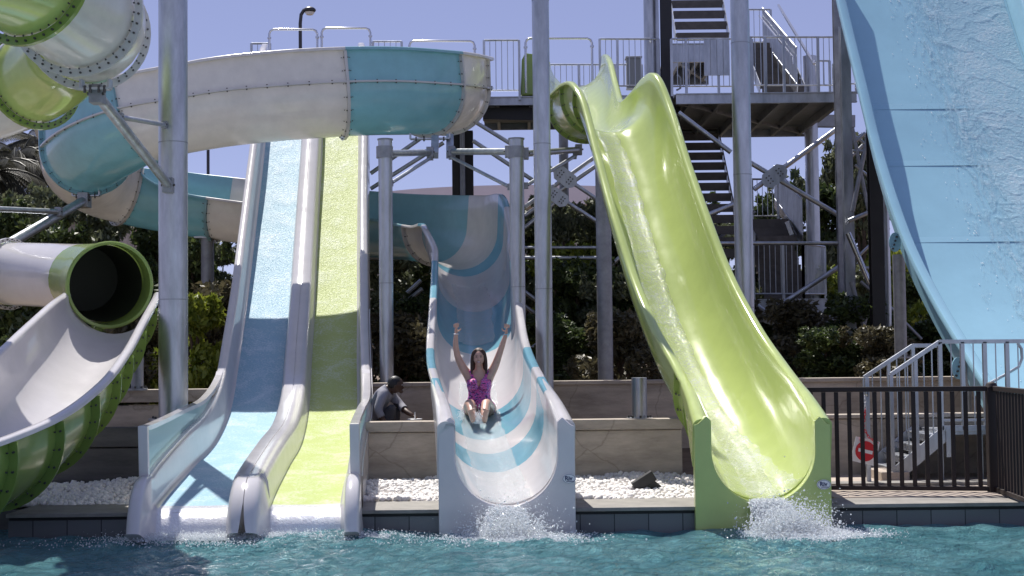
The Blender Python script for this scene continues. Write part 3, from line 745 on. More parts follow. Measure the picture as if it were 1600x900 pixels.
def exit_plate(parent, pxl, pxr, ytop, Yp, cx, Rr, zc, m, seed=0, shoulder=0.20, depth=0.14):
    """end panel of a trough: outer block with the U cut out, rounded shoulders"""
    zt = P(pxl, ytop, Yp).z; zt2 = P(pxr, ytop, Yp).z; xl_, xr_ = X(pxl, Yp, 750), X(pxr, Yp, 750)
    mb = MB(); inner = []; outer = []
    uL, uR = cx - Rr, cx + Rr
    n = 26
    pts_in = [(uL - 0.0, zt - .05)] + [(uL, zt - (zt - zc) * k / 6) for k in range(1, 6)]
    pts_in += [(cx + Rr * math.cos(math.pi + math.pi * k / n), zc + Rr * math.sin(math.pi + math.pi * k / n)) for k in range(n + 1)]
    pts_in += [(uR, zc + (zt2 - zc) * k / 6) for k in range(1, 6)] + [(uR, zt2 - .05)]
    N = len(pts_in); zb = -0.12
    def outp(k, u, z):
        if k == 0: return (uL - .05, zt)
        if k == N - 1: return (uR + .05, zt2)
        if k <= 6:
            t = k / 6; return (xl_ + (.035 if k == 1 else 0), zt - .035 * (k == 1) - (zt - zc) * t * .75)
        if k >= N - 7:
            t = (N - 1 - k) / 6; return (xr_ - (.035 if k == N - 2 else 0), zt2 - .035 * (k == N - 2) - (zt2 - zc) * t * .75)
        t = (k - 7) / (N - 15)
        if t < .22: return (xl_, (zt - (zt - zc) * .8) * (1 - t / .22) + zb * (t / .22))
        if t > .78: return (xr_, (zt2 - (zt2 - zc) * .8) * ((t - .78) / .22) + zb * (1 - (t - .78) / .22))
        return (xl_ + (xr_ - xl_) * (t - .22) / .56, zb)
    vs = []; 
    for k, (u, z) in enumerate(pts_in):
        o = outp(k, u, z)
        vs += [(u, Yp, z), (u, Yp + depth, z), (o[0], Yp, o[1]), (o[0], Yp + depth, o[1])]
    fs = []
    for k in range(N - 1):
        a = 4 * k; b = a + 4
        fs += [(a, a + 2, b + 2, b), (a + 1, b + 1, b + 3, a + 3), (a, b, b + 1, a + 1), (a + 2, a + 3, b + 3, b + 2)]
    fs += [(0, 1, 3, 2), (4 * N - 4, 4 * N - 2, 4 * N - 1, 4 * N - 3)]
    mb.add(vs, fs, m)
    return mb.build('exit_panel', parent, 45, bevel=0.03)

def badge(parent, px, py, Yp):
    c = P(px, py, Yp); c.y = Yp - .004
    e = MB(); n = 28
    e.extrude([(.072 * math.cos(2 * math.pi * k / n), .05 * math.sin(2 * math.pi * k / n)) for k in range(n)], lambda u, v, d: V((c.x + u, c.y + d, c.z + v)), -.006, .004, M['signwhite'])
    b = e.build('badge', parent)
    e = MB()
    for r0, r1 in ((.92, .86),):
        vs = []
        for k in range(n): 
            t = 2 * math.pi * k / n
            vs += [(c.x + .072 * r0 * math.cos(t), c.y - .008, c.z + .05 * r0 * math.sin(t)), (c.x + .072 * r1 * math.cos(t), c.y - .008, c.z + .05 * r1 * math.sin(t))]
        e.add(vs, [(2 * k, 2 * k + 1, (2 * k + 3) % (2 * n), (2 * k + 2) % (2 * n)) for k in range(n)], M['navy'])
    e.build('badge_rim', b, 0)
    fc = bpy.data.curves.new('t', 'FONT'); fc.body = 'Riv'; fc.size = .062; fc.extrude = .0015; fc.align_x = 'CENTER'; fc.align_y = 'CENTER'; fc.offset = .0016
    fo = bpy.data.objects.new('t', fc); COL.objects.link(fo)
    bpy.context.view_layer.update()
    me = bpy.data.meshes.new_from_object(fo.evaluated_get(bpy.context.evaluated_depsgraph_get())); bpy.data.objects.remove(fo)
    me.transform(Matrix.Translation((c.x - .005, c.y - .009, c.z + .004)) @ Matrix.Rotation(R(90), 4, 'X')); me.transform(Matrix.Translation(-V(parent['_o'])))
    me.materials.clear(); me.materials.append(M['navy']); o = bpy.data.objects.new('lettering', me); COL.objects.link(o); o.parent = b; o['_o'] = parent['_o']
    l = MB(); l.box((c.x + .01, c.y - .009, c.z - .026), (.075, .003, .006), M['navy']); l.build('underline', b, 0)

# ---------------- 1. long striped flume: upper bend, back run and the middle exit
Y0 = 15.30
frontx = X(790, Y0, 790)
fl = thing('striped_flume_slide', 'long winding flume in white and blue bands, ending where the woman slides down', 'water slide', (frontx, Y0, 0))
rows_up = [ # upper half: starts behind the double slide, bends at right, runs left across the view, bends at left, returns
    row(600, 128, 33.5, .74, .62, .62), row(665, 132, 32.6, .75, .62, .62), row(702, 137, 30.9, .78, .62, .62),
    row(694, 141, 28.4, .80, .62, .62), row(645, 141, 27.2, .80, .62, .62), row(560, 141, 26.6, .80, .62, .62), row(440, 148, 26.3, .80, .62, .62),
    row(330, 160, 26.2, .80, .60, .60), row(232, 180, 26.2, .80, .58, .58), row(165, 212, 26.8, .80, .55, .55), row(130, 246, 28.2, .78, .55, .55), row(148, 276, 30.0, .74, .55, .55),
    row(200, 296, 30.9, .72, .60, .40), row(285, 312, 31.0, .72, .66, .12), row(370, 324, 30.9, .72, .68, .08), row(470, 334, 30.7, .72, .68, .06), row(570, 344, 30.4, .72, .66, .03),
    row(650, 351, 29.9, .72, .66, .0), row(700, 356, 29.0, .72, .66, .02), row(722, 366, 27.7, .71, .72, .20), row(731, 388, 26.5, .70, .42, .35)]
def fpt(px, py, Y, R_=.60, hl=.32, hr=.32):   # floor pixel -> axis row
    p = P(px, py, Y); return [p.x, p.y, p.z + R_, R_, hl, hr, 0]
rows_dn = [fpt(738, 470, 25.5, .60, .34, .36), fpt(741, 488, 24.8), fpt(743, 536, 23.5), fpt(745, 585, 22.0), fpt(747, 632, 20.6), fpt(753, 672, 19.2, .60),
           fpt(765, 715, 17.7, .58, .36, .36), fpt(780, 757, 16.3, .55, .38, .38), fpt(792, 790, 15.36, .53, .33, .33)]
rows = rows_up + rows_dn
S1 = Sweep(rows, 12)
K = len(rows_up)
cuts = [(0, 2.2, 'cream'), (2.2, 3.7, 'cream'), (3.7, 5.25, 'teal'), (5.25, 8.1, 'cream'), (8.1, 9.7, 'teal'), (9.7, 11.9, 'cream'), (11.9, 13.65, 'teal'), (13.65, 15.0, 'cream'), (15.0, 17.6, 'teal'), (17.6, 18.8, 'cream'),
        (18.8, 19.4, 'blue'), (19.4, 22.1, 'white'), (22.1, 23.4, 'blue'), (23.4, 25.4, 'white'), (25.4, 26.4, 'blue'), (26.4, 26.95, 'white'), (26.95, 27.6, 'blue'), (27.6, 29.0, 'white')]
# pale inside of the back run and white inside of the middle run come from the band colours themselves
sections(S1, fl, cuts)
for p in (2.9, 3.7, 5.25, 8.1, 9.7, 11.9, 13.65, 17.6): flange_u(S1, p, M['teal'] if p in (8.1, 9.7, 13.65) else M['cream'], fl, nb=16)
# the horizontal seam with its bolts along the upper run
for side in (-1, 1):
    mb = MB(); i0, i1 = S1.idx(2.2), S1.idx(9.7); vs = []
    for i in range(i0, i1 + 1):
        Rr = S1.a[i][3]
        for (u, v) in ((Rr + .02, -.0), (Rr + .085, -.0), (Rr + .085, .03), (Rr + .02, .03)): vs.append(S1.pt(i, side * u, v))
    mb.add(vs, [(k * 4 + j, k * 4 + (j + 1) % 4, k * 4 + 4 + (j + 1) % 4, k * 4 + 4 + j) for k in range(i1 - i0) for j in range(4)], M['cream'] )
    for i in range(i0, i1, 3):
        mb.tube(S1.pt(i, side * (S1.a[i][3] + .055), .03), S1.pt(i, side * (S1.a[i][3] + .055), .05), .014, M['bolt'], 6); mb.tube(S1.pt(i, side * (S1.a[i][3] + .055), 0), S1.pt(i, side * (S1.a[i][3] + .055), -.02), .014, M['bolt'], 6)
    mb.build('seam_flange', fl)
film(S1, fl, 20.2, 23.2, -.30, .30, M['film'], seed=2)
film(S1, fl, 24.4, 29.0, -.27, .26, M['film'], seed=3)
exit_plate(fl, 685, 899, 651, Y0 - .04, S1.a[-1][0], .53, S1.a[-1][2], M['white'])
badge(fl, 889, 748, Y0 - .05)
for sx, m_ in ((-1, 0), (1, 0)):   # swelling shoulders behind the end panel
    mb = MB(); i0 = S1.idx(27.0); i1 = len(S1.a) - 1; vs = []; n = 14
    for i in range(i0, i1 + 1):
        t = (i - i0) / (i1 - i0); wv = .12 + .07 * t; Rr = S1.a[i][3]; h = S1.a[i][4]
        top = h + .0 + (.02 * t)
        c = Rr + wv / 2
        for k in range(n):
            a = math.pi * k / (n - 1); vs.append(S1.pt(i, sx * (c + wv / 2 * math.cos(a)), top - wv * .35 + wv * .40 * math.sin(a)))
        for q in (-1, 1): vs.append(S1.pt(i, sx * (c + q * wv / 2), top - .5 * t - .1))
    k = n + 2
    mb.add(vs, [(i * k + j, i * k + (j + 1) % k, (i + 1) * k + (j + 1) % k, (i + 1) * k + j) for i in range(i1 - i0) for j in range(k)] + [tuple(range((i1 - i0) * k, (i1 - i0 + 1) * k))], M['white']); mb.build('rim_shoulder', fl, 60)

# ---------------- 2. lime green slide
gx = X(1192, Y0, 790)
gs = thing('green_body_slide', 'steep lime green open slide with a wavy top and a square green exit panel', 'water slide', (gx, Y0, 0))
def g(px, py, Y, R_=.60, hl=.3, hr=.3): return fpt(px, py, Y, R_, hl, hr)
rows = [g(900, 136, 32.0, .56, .12, -.15), g(901, 145, 30.8, .57, .22, -.12), g(903, 164, 29.4, .60, .27, -.05), g(908, 196, 27.7, .62, .12, .05), g(914, 216, 26.3, .62, .05, .10), g(930, 213, 25.0, .62, .16, .16), g(947, 206, 24.1, .62, .30, .18),
        g(961, 212, 23.45, .62, .36, .20), g(980, 258, 22.75, .61, .32, .28), g(1003, 340, 21.7, .60, .30, .30), g(1030, 432, 20.6, .60, .30, .30), g(1062, 528, 19.6, .60, .30, .30), g(1100, 618, 18.5, .60, .32, .32),
        g(1140, 690, 17.4, .58, .35, .35), g(1170, 744, 16.3, .56, .37, .37), g(1192, 784, 15.36, .535, .31, .31)]
S2 = Sweep(rows, 14)
sections(S2, gs, [(0, 4.2, 'green'), (4.2, 7.05, 'green'), (7.05, 11.2, 'green'), (11.2, 13.6, 'green'), (13.6, 15, 'green')])
for p in (2.5, 4.2, 5.6, 7.05, 13.0, 13.6): flange_u(S2, p, M['green2'], gs, nb=13, wid=.06)
film(S2, gs, .5, 6.9, -.22, .22, M['film_g'], seed=5)
film(S2, gs, 7.1, 15, lambda p: -.10 - .012 * (p - 7), lambda p: .24 + .008 * (p - 7), M['film_g'], seed=6, wob=.05, off=.016)
film(S2, gs, 12.4, 15, lambda p: -.16 - .1 * (p - 12.4), .12, M['film_g'], off=.008, seed=8)
exit_plate(gs, 1086, 1299, 650, Y0 - .04, S2.a[-1][0], .535, S2.a[-1][2], M['green'])
badge(gs, 1287, 757, Y0 - .05)
for sx in (-1, 1):
    mb = MB(); i0 = S2.idx(13.6); i1 = len(S2.a) - 1; vs = []; n = 14
    for i in range(i0, i1 + 1):
        t = (i - i0) / (i1 - i0); wv = .12 + .065 * t; Rr = S2.a[i][3]; h = S2.a[i][4]; c = Rr + wv / 2; top = h + .02 * t
        for k in range(n):
            a = math.pi * k / (n - 1); vs.append(S2.pt(i, sx * (c + wv / 2 * math.cos(a)), top - wv * .35 + wv * .40 * math.sin(a)))
        for q in (-1, 1): vs.append(S2.pt(i, sx * (c + q * wv / 2), top - .4 * t - .1))
    k = n + 2
    mb.add(vs, [(i * k + j, i * k + (j + 1) % k, (i + 1) * k + (j + 1) % k, (i + 1) * k + j) for i in range(i1 - i0) for j in range(k)] + [tuple(range((i1 - i0) * k, (i1 - i0 + 1) * k))], M['green']); mb.build('rim_shoulder', gs, 60)
# shade board hanging across the lip of the crest
# ---------------- 3. double racer slide
rcx = X(392, 15.4, 790)
ra = thing('double_racer_slide', 'wide white two-lane slide with one pale blue and one lime lane side by side', 'water slide', (rcx, 15.4, 0))
def rr(pb, pg, y, Y):   # lane centres in pixels, floor pixel y
    a = P(pb, y, Y); b = P(pg, y, Y); return [(a.x + b.x) / 2, Y, (a.z + b.z) / 2, (b.x - a.x)]
ctr = [rr(446, 535, 102, 33.2), rr(445, 534, 120, 31.9), rr(442, 533, 221, 29.9), rr(433, 530, 320, 28.1), rr(425, 527, 410, 26.5), rr(418, 525.5, 484, 25.2), rr(410, 522, 560, 23.8), rr(401, 519, 636, 22.2), rr(383, 512, 690, 20.2),
       rr(352, 498, 727, 18.2), rr(322, 487, 762, 16.6), rr(305, 479, 787, 15.62), rr(300, 478, 796, 15.36), rr(299, 477, 815, 15.2), rr(298, 477, 850, 15.1)]
rows = [[c[0], c[1], c[2], 0, 0, 0, 0] for c in ctr]
S3 = Sweep(rows, 10, fixlat=(-1, 0, 0))
PIT = 1.17; EX = 11.0
def hs(p):   # top of the solid side walls above the floor
    if p < 7: return .50
    if p < EX: return .50 - .18 * (p - 7) / 4
    return .32 + .02 * (p - EX)
def hg(p):   # top rail over the clear screen
    if p < 7: return .50
    return .50 + (.82 - .50) * min((p - 7) / 4, 1) ** .8
def hd(p): return .32 if p < EX else .32 + .02 * (p - EX)
def sweep_strip(parent, name, p0, p1, prof, m, closed=True, sm=50, S=S3):
    i0, i1 = S.idx(p0), S.idx(p1); vs = []; 
    for i in range(i0, i1 + 1):
        pr = prof(S.par[i], i); k = len(pr); vs += [S.pt(i, -u, v) for u, v in pr]      # u>0 is screen right here
    fs = [(i * k + j, i * k + (j + 1) % k, (i + 1) * k + (j + 1) % k, (i + 1) * k + j) for i in range(i1 - i0) for j in range(k if closed else k - 1)]
    if closed: fs += [tuple(range(k)), tuple(range((i1 - i0) * k, (i1 - i0 + 1) * k))[::-1]]
    mb = MB(); mb.add(vs, fs, m); return mb.build(name, parent, sm)
LW = .36
for nm, c, ms in (('lane', -PIT / 2, 'wet_blue'), ('lane', PIT / 2, 'wet_green')):
    lane = lambda p, i, c=c: [(c - LW, 0), (c - LW * .5, -.005), (c + LW * .5, -.005), (c + LW, 0), (c + LW, -.04), (c - LW, -.04)]
    o = sweep_strip(ra, 'lane', 0, EX + .05, lane, M[ms]); o['label'] = 'pale blue wet lane' if c < 0 else 'lime green wet lane'
    o = sweep_strip(ra, 'exit_lip', EX + .05, 14, lane, M['wet_white']); o['label'] = 'white wet lip under the ' + ('blue' if c < 0 else 'lime') + ' lane'
def wallL(p, i, s=-1):
    H = hs(p); e = PIT / 2 + LW; f_ = max(0, p - EX) * .0; w = .14
    a = [(e, 0), (e + .03, .02), (e + .055, .07), (e + .07, H - .05), (e + .085, H - .012), (e + .11, H), (e + .11 + w * .6, H), (e + .13 + w * .6, H - .02), (e + .14 + w * .6, H - .08), (e + .14 + w * .6, -.08 - .12 * (p > 6)), (e, -.06)]
    return [(s * u, v) for u, v in a]
o = sweep_strip(ra, 'side_wall', 0, 14, lambda p, i: wallL(p, i, -1), M['white'])
o = sweep_strip(ra, 'side_wall', 0, 14, lambda p, i: wallL(p, i, 1), M['white'])
def divid(p, i):
    H = hd(p); e = PIT / 2 - LW; t = e - .05
    if p > EX: g_ = min((p - EX) / 3, 1) * .5
    else: g_ = 0
    return [(-e, 0), (-e + .02, .03), (-t - .01, H * .75), (-t + .01, H - .03), (-t + .04, H), (-.008, H), (-.006, H - .012), (.006, H - .012), (.008, H), (t - .04, H), (t - .01, H - .03), (t + .01, H * .75), (e - .02, .03), (e, 0), (e, -.05), (-e, -.05)]
sweep_strip(ra, 'divider', 0, EX, divid, M['white'])
# rounded divider noses at the exit, two separate mouldings that part over a dark gap
for s in (-1, 1):
    def nose(p, i, s=s):
        H = hd(p); e = PIT / 2 - LW; g_ = .12 * (max(p - 13.0, 0) / 1.0) ** .9
        a = [(e, 0), (e - .02, .03), (e - .055, H * .7), (e - .08, H - .04), (e - .12, H), (.004 + g_ * .3, H), (.003 + g_, H - .06), (.003 + g_, -.1), (e, -.1)]
        return [(s * u, v) for u, v in a]
    sweep_strip(ra, 'divider_nose', EX, 14, nose, M['white'])
mb = MB(); mb.box((rcx - .02, 15.75, -.05), (.25, .7, .3), M['grout']); mb.build('gap_shade_block', ra, 0)  # black block added behind the noses as the shade in their gap
# expansion joints and sockets across the divider
for p in (3.55, 8.0):
    i = S3.idx(p)
# clear screens with white frames
e_ = PIT / 2 + LW + .165
for s in (-1, 1):
    sc = lambda p, i, s=s: [(s * (e_ - .006), hs(p) - .01), (s * (e_ - .006), max(hg(p) - .02, hs(p))), (s * (e_ + .006), max(hg(p) - .02, hs(p))), (s * (e_ + .006), hs(p) - .01)]
    o = sweep_strip(ra, 'clear_screen', 7.2, EX, sc, M['glass']); o['label'] = 'see-through side screen, ' + ('blue' if s < 0 else 'lime') + ' lane side'
    tr = lambda p, i, s=s: [(s * (e_ - .05), hg(p) - .03), (s * (e_ - .05), hg(p) + .02), (s * (e_ + .045), hg(p) + .02), (s * (e_ + .045), hg(p) - .03)]
    sweep_strip(ra, 'top_rail', 6.9, EX, tr, M['white'], sm=0)
    i = S3.idx(EX); a = S3.pt(i, -s * e_, hs(EX) - .03); b = S3.pt(i, -s * e_, hg(EX) + .02)
    mb = MB(); mb.beam(a + V((0, -.03, 0)), b + V((0, -.03, 0)), .10, .07, M['white'], up=V((0, 1, 0))); mb.build('screen_post', ra, 0, bevel=.008)
# outer skirt on the right, with rusty bolt spots
mb = MB()
i0, i1 = S3.idx(5.5), S3.idx(EX); vs = []
for i in range(i0, i1 + 1):
    p = S3.par[i]
    for u, v in ((e_ + .062, hs(p) - .04), (e_ + .075, hs(p) - .04), (e_ + .075, -.42 + .25 * max(0, p - 8) / 3), (e_ + .062, -.42 + .25 * max(0, p - 8) / 3)): vs.append(S3.pt(i, -u, v))
mb.add(vs, [(k * 4 + j, k * 4 + (j + 1) % 4, k * 4 + 4 + (j + 1) % 4, k * 4 + 4 + j) for k in range(i1 - i0) for j in range(4)], M['white']); mb.build('side_skirt', ra)

# ---------------- 4. big pale blue slide at the right
bx = X(1620, 20, 600)
bs = thing('wide_blue_slide', 'huge pale blue slide with water running down it at the right edge', 'water slide', (bx, 18, 0))
def b_(pl, y, pr, Y):   # left floor edge pixel, right floor edge pixel
    a = P(pl - 16, y, Y); q = P(pr - 6, y, Y); return [(a.x + q.x) / 2, Y, (a.z + q.z) / 2, (q.x - a.x) / 2, 0, 0, 0]
rows = [b_(1318, -60, 1560, 28.0), b_(1330, 0, 1577, 27.2), b_(1349, 80, 1602, 26.2), b_(1371, 170, 1634, 25.1), b_(1390, 250, 1672, 24.2), b_(1415, 335, 1718, 23.2), b_(1446, 420, 1768, 22.2), b_(1488, 505, 1830, 21.1), b_(1535, 585, 1900, 19.9), b_(1580, 655, 1975, 18.7), b_(1640, 715, 2060, 17.2), b_(1720, 760, 2170, 15.4)]
S4 = Sweep(rows, 10, fixlat=(-1, 0, 0))
def bfloor(p, i):
    w_ = S4.a[i][3]; return [(-w_, 0), (0, -.01), (w_, 0), (w_, -.05), (-w_, -.05)]
cutp = [0, 2.9, 4.05, 5.4, 11]
for a, b in zip(cutp[:-1], cutp[1:]): sweep_strip(bs, 'chute_floor', a, b - .001 if b < 11 else b, bfloor, M['skyblue'], S=S4)
for p in cutp[1:-1]:
    sweep_strip(bs, 'joint_seam', p, p + .1, lambda p_, i: [(-S4.a[i][3], .002), (S4.a[i][3], .002)], M['joint'], closed=False, S=S4)
for s in (-1, 1):
    def bw(p, i, s=s):
        w_ = S4.a[i][3]; a = [(w_, -.01), (w_ + .03, .03), (w_ + .05, .38), (w_ + .06, .44), (w_ + .08, .46), (w_ + .20, .46), (w_ + .215, .44), (w_ + .215, .38), (w_ + .20, .38), (w_ + .195, .43), (w_ + .09, .43), (w_ + .075, -.06), (w_, -.06)]
        return [(s * u, v) for u, v in a]
    sweep_strip(bs, 'side_wall', 0, 11, bw, M['skyblue'], S=S4)
# bolted lugs under the left rim
for p in (5.6, 8.0):
    i = S4.idx(p); w_ = S4.a[i][3]; mb = MB()
    c = S4.pt(i, (w_ + .2), .12)
    mb.extrude([(.09 * math.cos(t), .15 * math.sin(t)) for t in [2 * math.pi * k / 20 for k in range(20)]], lambda u, v, d: c + V((u, d, v)), -.02, .02, M['skyblue'])
    for k in range(4): mb.tube(c + V((-.04 + .02 * k, -.02, -.10 + .06 * k)), c + V((-.04 + .02 * k, -.045, -.10 + .06 * k)), .016, M['bolt'], 8)
    mb.build('lug', bs)
# sheet of running water with ragged front crests
def blue_film():
    i1 = len(S4.a) - 1; nu = 130; sub = 6; vs = []; nrow = 0
    for i in range(0, i1):
        for q in range(sub):
            t = q / sub; nrow += 1; s_ = (i + t) * .35
            for k in range(nu + 1):
                f = k / nu; w_ = S4.a[i][3]
                edge = -w_ * .55 + .15 * noise.noise(V((s_ * .5, 3, 0))) + .06 * noise.noise(V((s_ * 4, 3, 7)))
                edge -= -.30 * max(0, (8 - i / 10)) / 8 * 0
                u = edge + (w_ * .97 - edge) * f
                # stepped wavelets: sawtooth fronts displaced by noise
                ph = s_ * .55 + 1.1 * noise.noise(V((u * 1.1, s_ * .4, 0))) + .5 * noise.noise(V((u * 3.5, s_ * 1.2, 5)))
                saw = (ph % 1.0); h = .004 + .007 * saw ** 6 * min(1, f * 4) + .006 * abs(noise.noise(V((u * 9, s_ * 9, 1)))) 
                if f < .05: h *= f / .05
                p0 = S4.pt(i, -u, h); p1 = S4.pt(i + 1, -u, h); vs.append(p0.lerp(p1, t))
    n = nu + 1
    me = bpy.data.meshes.new('water_film'); me.from_pydata([tuple(v - V(bs['_o'])) for v in vs], [], [(a * n + k, a * n + k + 1, (a + 1) * n + k + 1, (a + 1) * n + k) for a in range(nrow - 1) for k in range(nu)])
    me.materials.append(M['film_blue']); me.polygons.foreach_set('use_smooth', [True] * len(me.polygons))
    at = me.attributes.new('across', 'FLOAT', 'POINT'); at.data.foreach_set('value', [(q % n) / nu for q in range(nrow * n)])
    o = bpy.data.objects.new('water_film', me); COL.objects.link(o); o.parent = bs
    # small spatters left of the sheet
    rs = np.random.RandomState(8); m = MB()
    bm = bmesh.new(); bmesh.ops.create_icosphere(bm, subdivisions=1, radius=1); bv = [v.co.copy() for v in bm.verts]; bf = [tuple(v.index for v in f.verts) for f in bm.faces]; bm.free()
    for k in range(260):
        i = rs.randint(3, i1 - 2); w_ = S4.a[i][3]; u = -w_ * .30 + rs.normal() * .22 + .1 * math.sin(i * .6); r_ = rs.uniform(.003, .010)
        c = S4.pt(i, -u, .006).lerp(S4.pt(i + 1, -u, .006), rs.uniform()); st = rs.uniform(1, 3.4)
        c2, t_, l_, u_ = S4.fr[i]; d = (t_ + l_ * -.35).normalized()
        m.add([c + d * (b.x * r_ * st) + l_ * (b.y * r_) + u_ * (b.z * r_ * .5) for b in bv], bf, M['foam'])
    o = m.build('water_spatter', bs); o['kind'] = 'stuff'
blue_film()

# ---------------- 5. left ride: tube mouth and white open run-out
lx = X(60, 18, 700)
ls = thing('tube_slide_with_white_runout', 'tube with a dark round mouth feeding a white open chute with a green underside', 'water slide', (lx, 17, 0))
tub = [row(-150, 428, 24.0, .50, 0, 0), row(-60, 428, 23.7, .50, 0, 0), row(15, 428, 23.4, .50, 0, 0), row(70, 430, 22.9, .50, 0, 0), row(118, 434, 22.2, .51, 0, 0), row(150, 440, 21.5, .56, 0, 0), row(171, 445, 20.9, .60, 0, 0)]
S5 = Sweep(tub, 10)
TP = tprof()
for a, b, m in ((0, 2.05, 'green'), (2.05, 4.3, 'white'), (4.3, 6, 'green2')):
    mb = MB(); S5.shell(mb, a, b, TP, M[m], caps=False); mb.build('tube_section', ls, 60)
flange_u(S5, 2.05, M['cream'], ls, full=True, nb=34, wid=.05); flange_u(S5, 1.0, M['green2'], ls, full=True, nb=34, wid=.05)
mb = MB(); i = len(S5.a) - 1; vs = []                     # broad mouth ring with its inner lining
N_ = 44
prof = [(.60, .0), (.625, .03), (.61, .05), (.575, .05), (.57, .02), (.565, -.25)]
for k in range(N_):
    t = 2 * math.pi * k / N_
    for r_, w_ in prof: vs.append(S5.pt(i, r_ * math.cos(t), r_ * math.sin(t), w_))
mp = len(prof)
mb.add(vs, [(k * mp + j, ((k + 1) % N_) * mp + j, ((k + 1) % N_) * mp + j + 1, k * mp + j + 1) for k in range(N_) for j in range(mp - 1)], M['green2']); mb.build('mouth_ring', ls, 50)
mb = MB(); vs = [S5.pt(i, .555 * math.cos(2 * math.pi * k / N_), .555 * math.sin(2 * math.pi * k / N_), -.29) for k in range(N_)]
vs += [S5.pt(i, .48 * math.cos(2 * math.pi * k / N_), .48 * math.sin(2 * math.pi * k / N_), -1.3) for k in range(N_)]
mb.add(vs, [(k, (k + 1) % N_, N_ + (k + 1) % N_, N_ + k) for k in range(N_)] + [tuple(range(N_, 2 * N_))], M['tunnel_shade']); mb.build('bore_shade_liner', ls)  # black liner and end disc paint the shade deep in the mouth
# the open chute
ro = [fpt(176, 524, 20.75, .58, .02, .02), fpt(160, 552, 20.0, .62, .06, .06), fpt(132, 600, 18.9, .66, .10, .10), fpt(95, 660, 17.6, .70, .12, .12), fpt(45, 725, 16.3, .72, .14, .14), fpt(-35, 790, 15.0, .74, .14, .14), fpt(-150, 845, 13.8, .74, .14, .14), fpt(-260, 880, 12.9, .74, .14, .14)]
S6 = Sweep(ro, 12)
def innerp(row):     # white lining and rim
    return uprof(.02, .12)(row)
sections(S6, ls, [(0, 2.1, 'white'), (2.1, 4.2, 'white'), (4.2, 7, 'white')], 'chute_section')
def outerp(row):     # green shell under the lining
    Rr, hl, hr = row[3] + .024, row[4], row[5]; n = 22
    o = [(-Rr - .02, hl - .05)] + [((Rr + .022) * math.cos(math.pi + math.pi * k / n), (Rr + .022) * math.sin(math.pi + math.pi * k / n)) for k in range(n + 1)] + [(Rr + .02, hr - .05)]
    q = [(Rr + .002, hr - .05)] + [((Rr + .002) * math.cos(-math.pi * k / n), (Rr + .002) * math.sin(-math.pi * k / n)) for k in range(n + 1)] + [(-Rr - .002, hl - .05)]
    return o + q
mb = MB(); S6.shell(mb, .2, 7, outerp, M['green2'], caps=False); o = mb.build('outer_shell', ls, 60); o['label'] = 'green outer shell under the white chute'
for p in (1.2, 2.1, 2.9, 3.5, 4.2, 4.9, 5.6): flange_u(S6, p, M['green2'], ls, nb=14, wid=.09, ln=.03, th=.05)

# ---------------- 6. upper left helix of white and green tubes
hx = thing('helix_tube_slide', 'closed green and white tube coiling across the top left corner', 'water slide', (X(60, 18, 100), 18, 4.5))
tr_ = [row(-200, -60, 12.6, .56, 0, 0), row(-80, -70, 13.2, .57, 0, 0), row(20, -46, 14.0, .58, 0, 0), row(85, -5, 14.7, .58, 0, 0), row(128, 22, 15.4, .60, 0, 0), row(140, 42, 16.4, .60, 0, 0), row(112, 74, 17.7, .56, 0, 0), row(72, 112, 18.5, .56, 0, 0), row(20, 138, 19.0, .57, 0, 0),
      row(-60, 160, 19.2, .59, 0, 0), row(-160, 185, 19.2, .59, 0, 0)]
S7 = Sweep(tr_, 12)
for a, b, m in ((0, 2.35, 'green'), (2.35, 5.15, 'cream'), (5.15, 7.4, 'green'), (7.4, 10, 'cream')):
    mb = MB(); S7.shell(mb, a, b, TP, M[m], caps=False); mb.build('tube_section', hx, 60)
for p, m in ((2.35, 'green2'), (3.75, 'cream'), (5.15, 'cream'), (7.4, 'green2')): flange_u(S7, p, M[m], hx, full=True, nb=40, wid=.08, ln=.05)

# ================================================================== SUPPORT POSTS
def post(px, ytop, pxb, ybot, Y, wpx, label, m='steel', cap=False, name='support_post', flange=True, group=None, cat='post'):
    a = P(pxb, ybot, Y); b = P(px, ytop, Y); xx = (a.x + b.x) / 2
    a = V((xx, Y, a.z)); b = V((xx, Y, b.z)); r = wpx / 2 / ppm(Y)
    e = thing(name, label, cat, a, group)
    t = MB(); t.tube(a, b, r, M[m], 28); t.build('shaft', e)
    for q in np.arange(a.z + 1.6, b.z - .5, 2.1):      # weld seams
        s = MB(); s.tube((xx, Y, q), (xx, Y, q + .012), r + .003, M['steel_d'], 28); s.build('weld_seam', e)
    f = MB(); f.tube(a, a + V((0, 0, .03)), r * 1.7, M[m], 24)
    for k in range(8):
        t_ = k * math.pi / 4; c = a + V((r * 1.4 * math.cos(t_), r * 1.4 * math.sin(t_), .03)); f.tube(c, c + V((0, 0, .03)), .016, M['bolt'], 6)
    f.build('base_plate', e)
    if cap:
        c = MB(); c.tube(b, b + V((0, 0, .02)), r * 1.12, M['steel_d'], 28); c.build('cap', e)
    return e
gp = 'round galvanised support posts'
pA = post(268, -160, 273, 657, 19.6, 45, 'thickest grey round post, crossing the whole left side', group=gp)
pB = post(600.5, 219, 606, 606, 22.6, 22, 'capped grey post just right of the racer slide', cap=True, group=gp)
pC = post(806, 218, 812, 612, 22.6, 23, 'capped grey post just right of the striped slide crest', cap=True, group=gp)
pD = post(840, -160, 854, 626, 21.2, 27, 'tall grey post between the striped and the lime slide, going out of the top', group=gp)
pE = post(1155, -160, 1164, 640, 23.2, 29, 'tall grey post just right of the lime slide, going out of the top', group=gp)
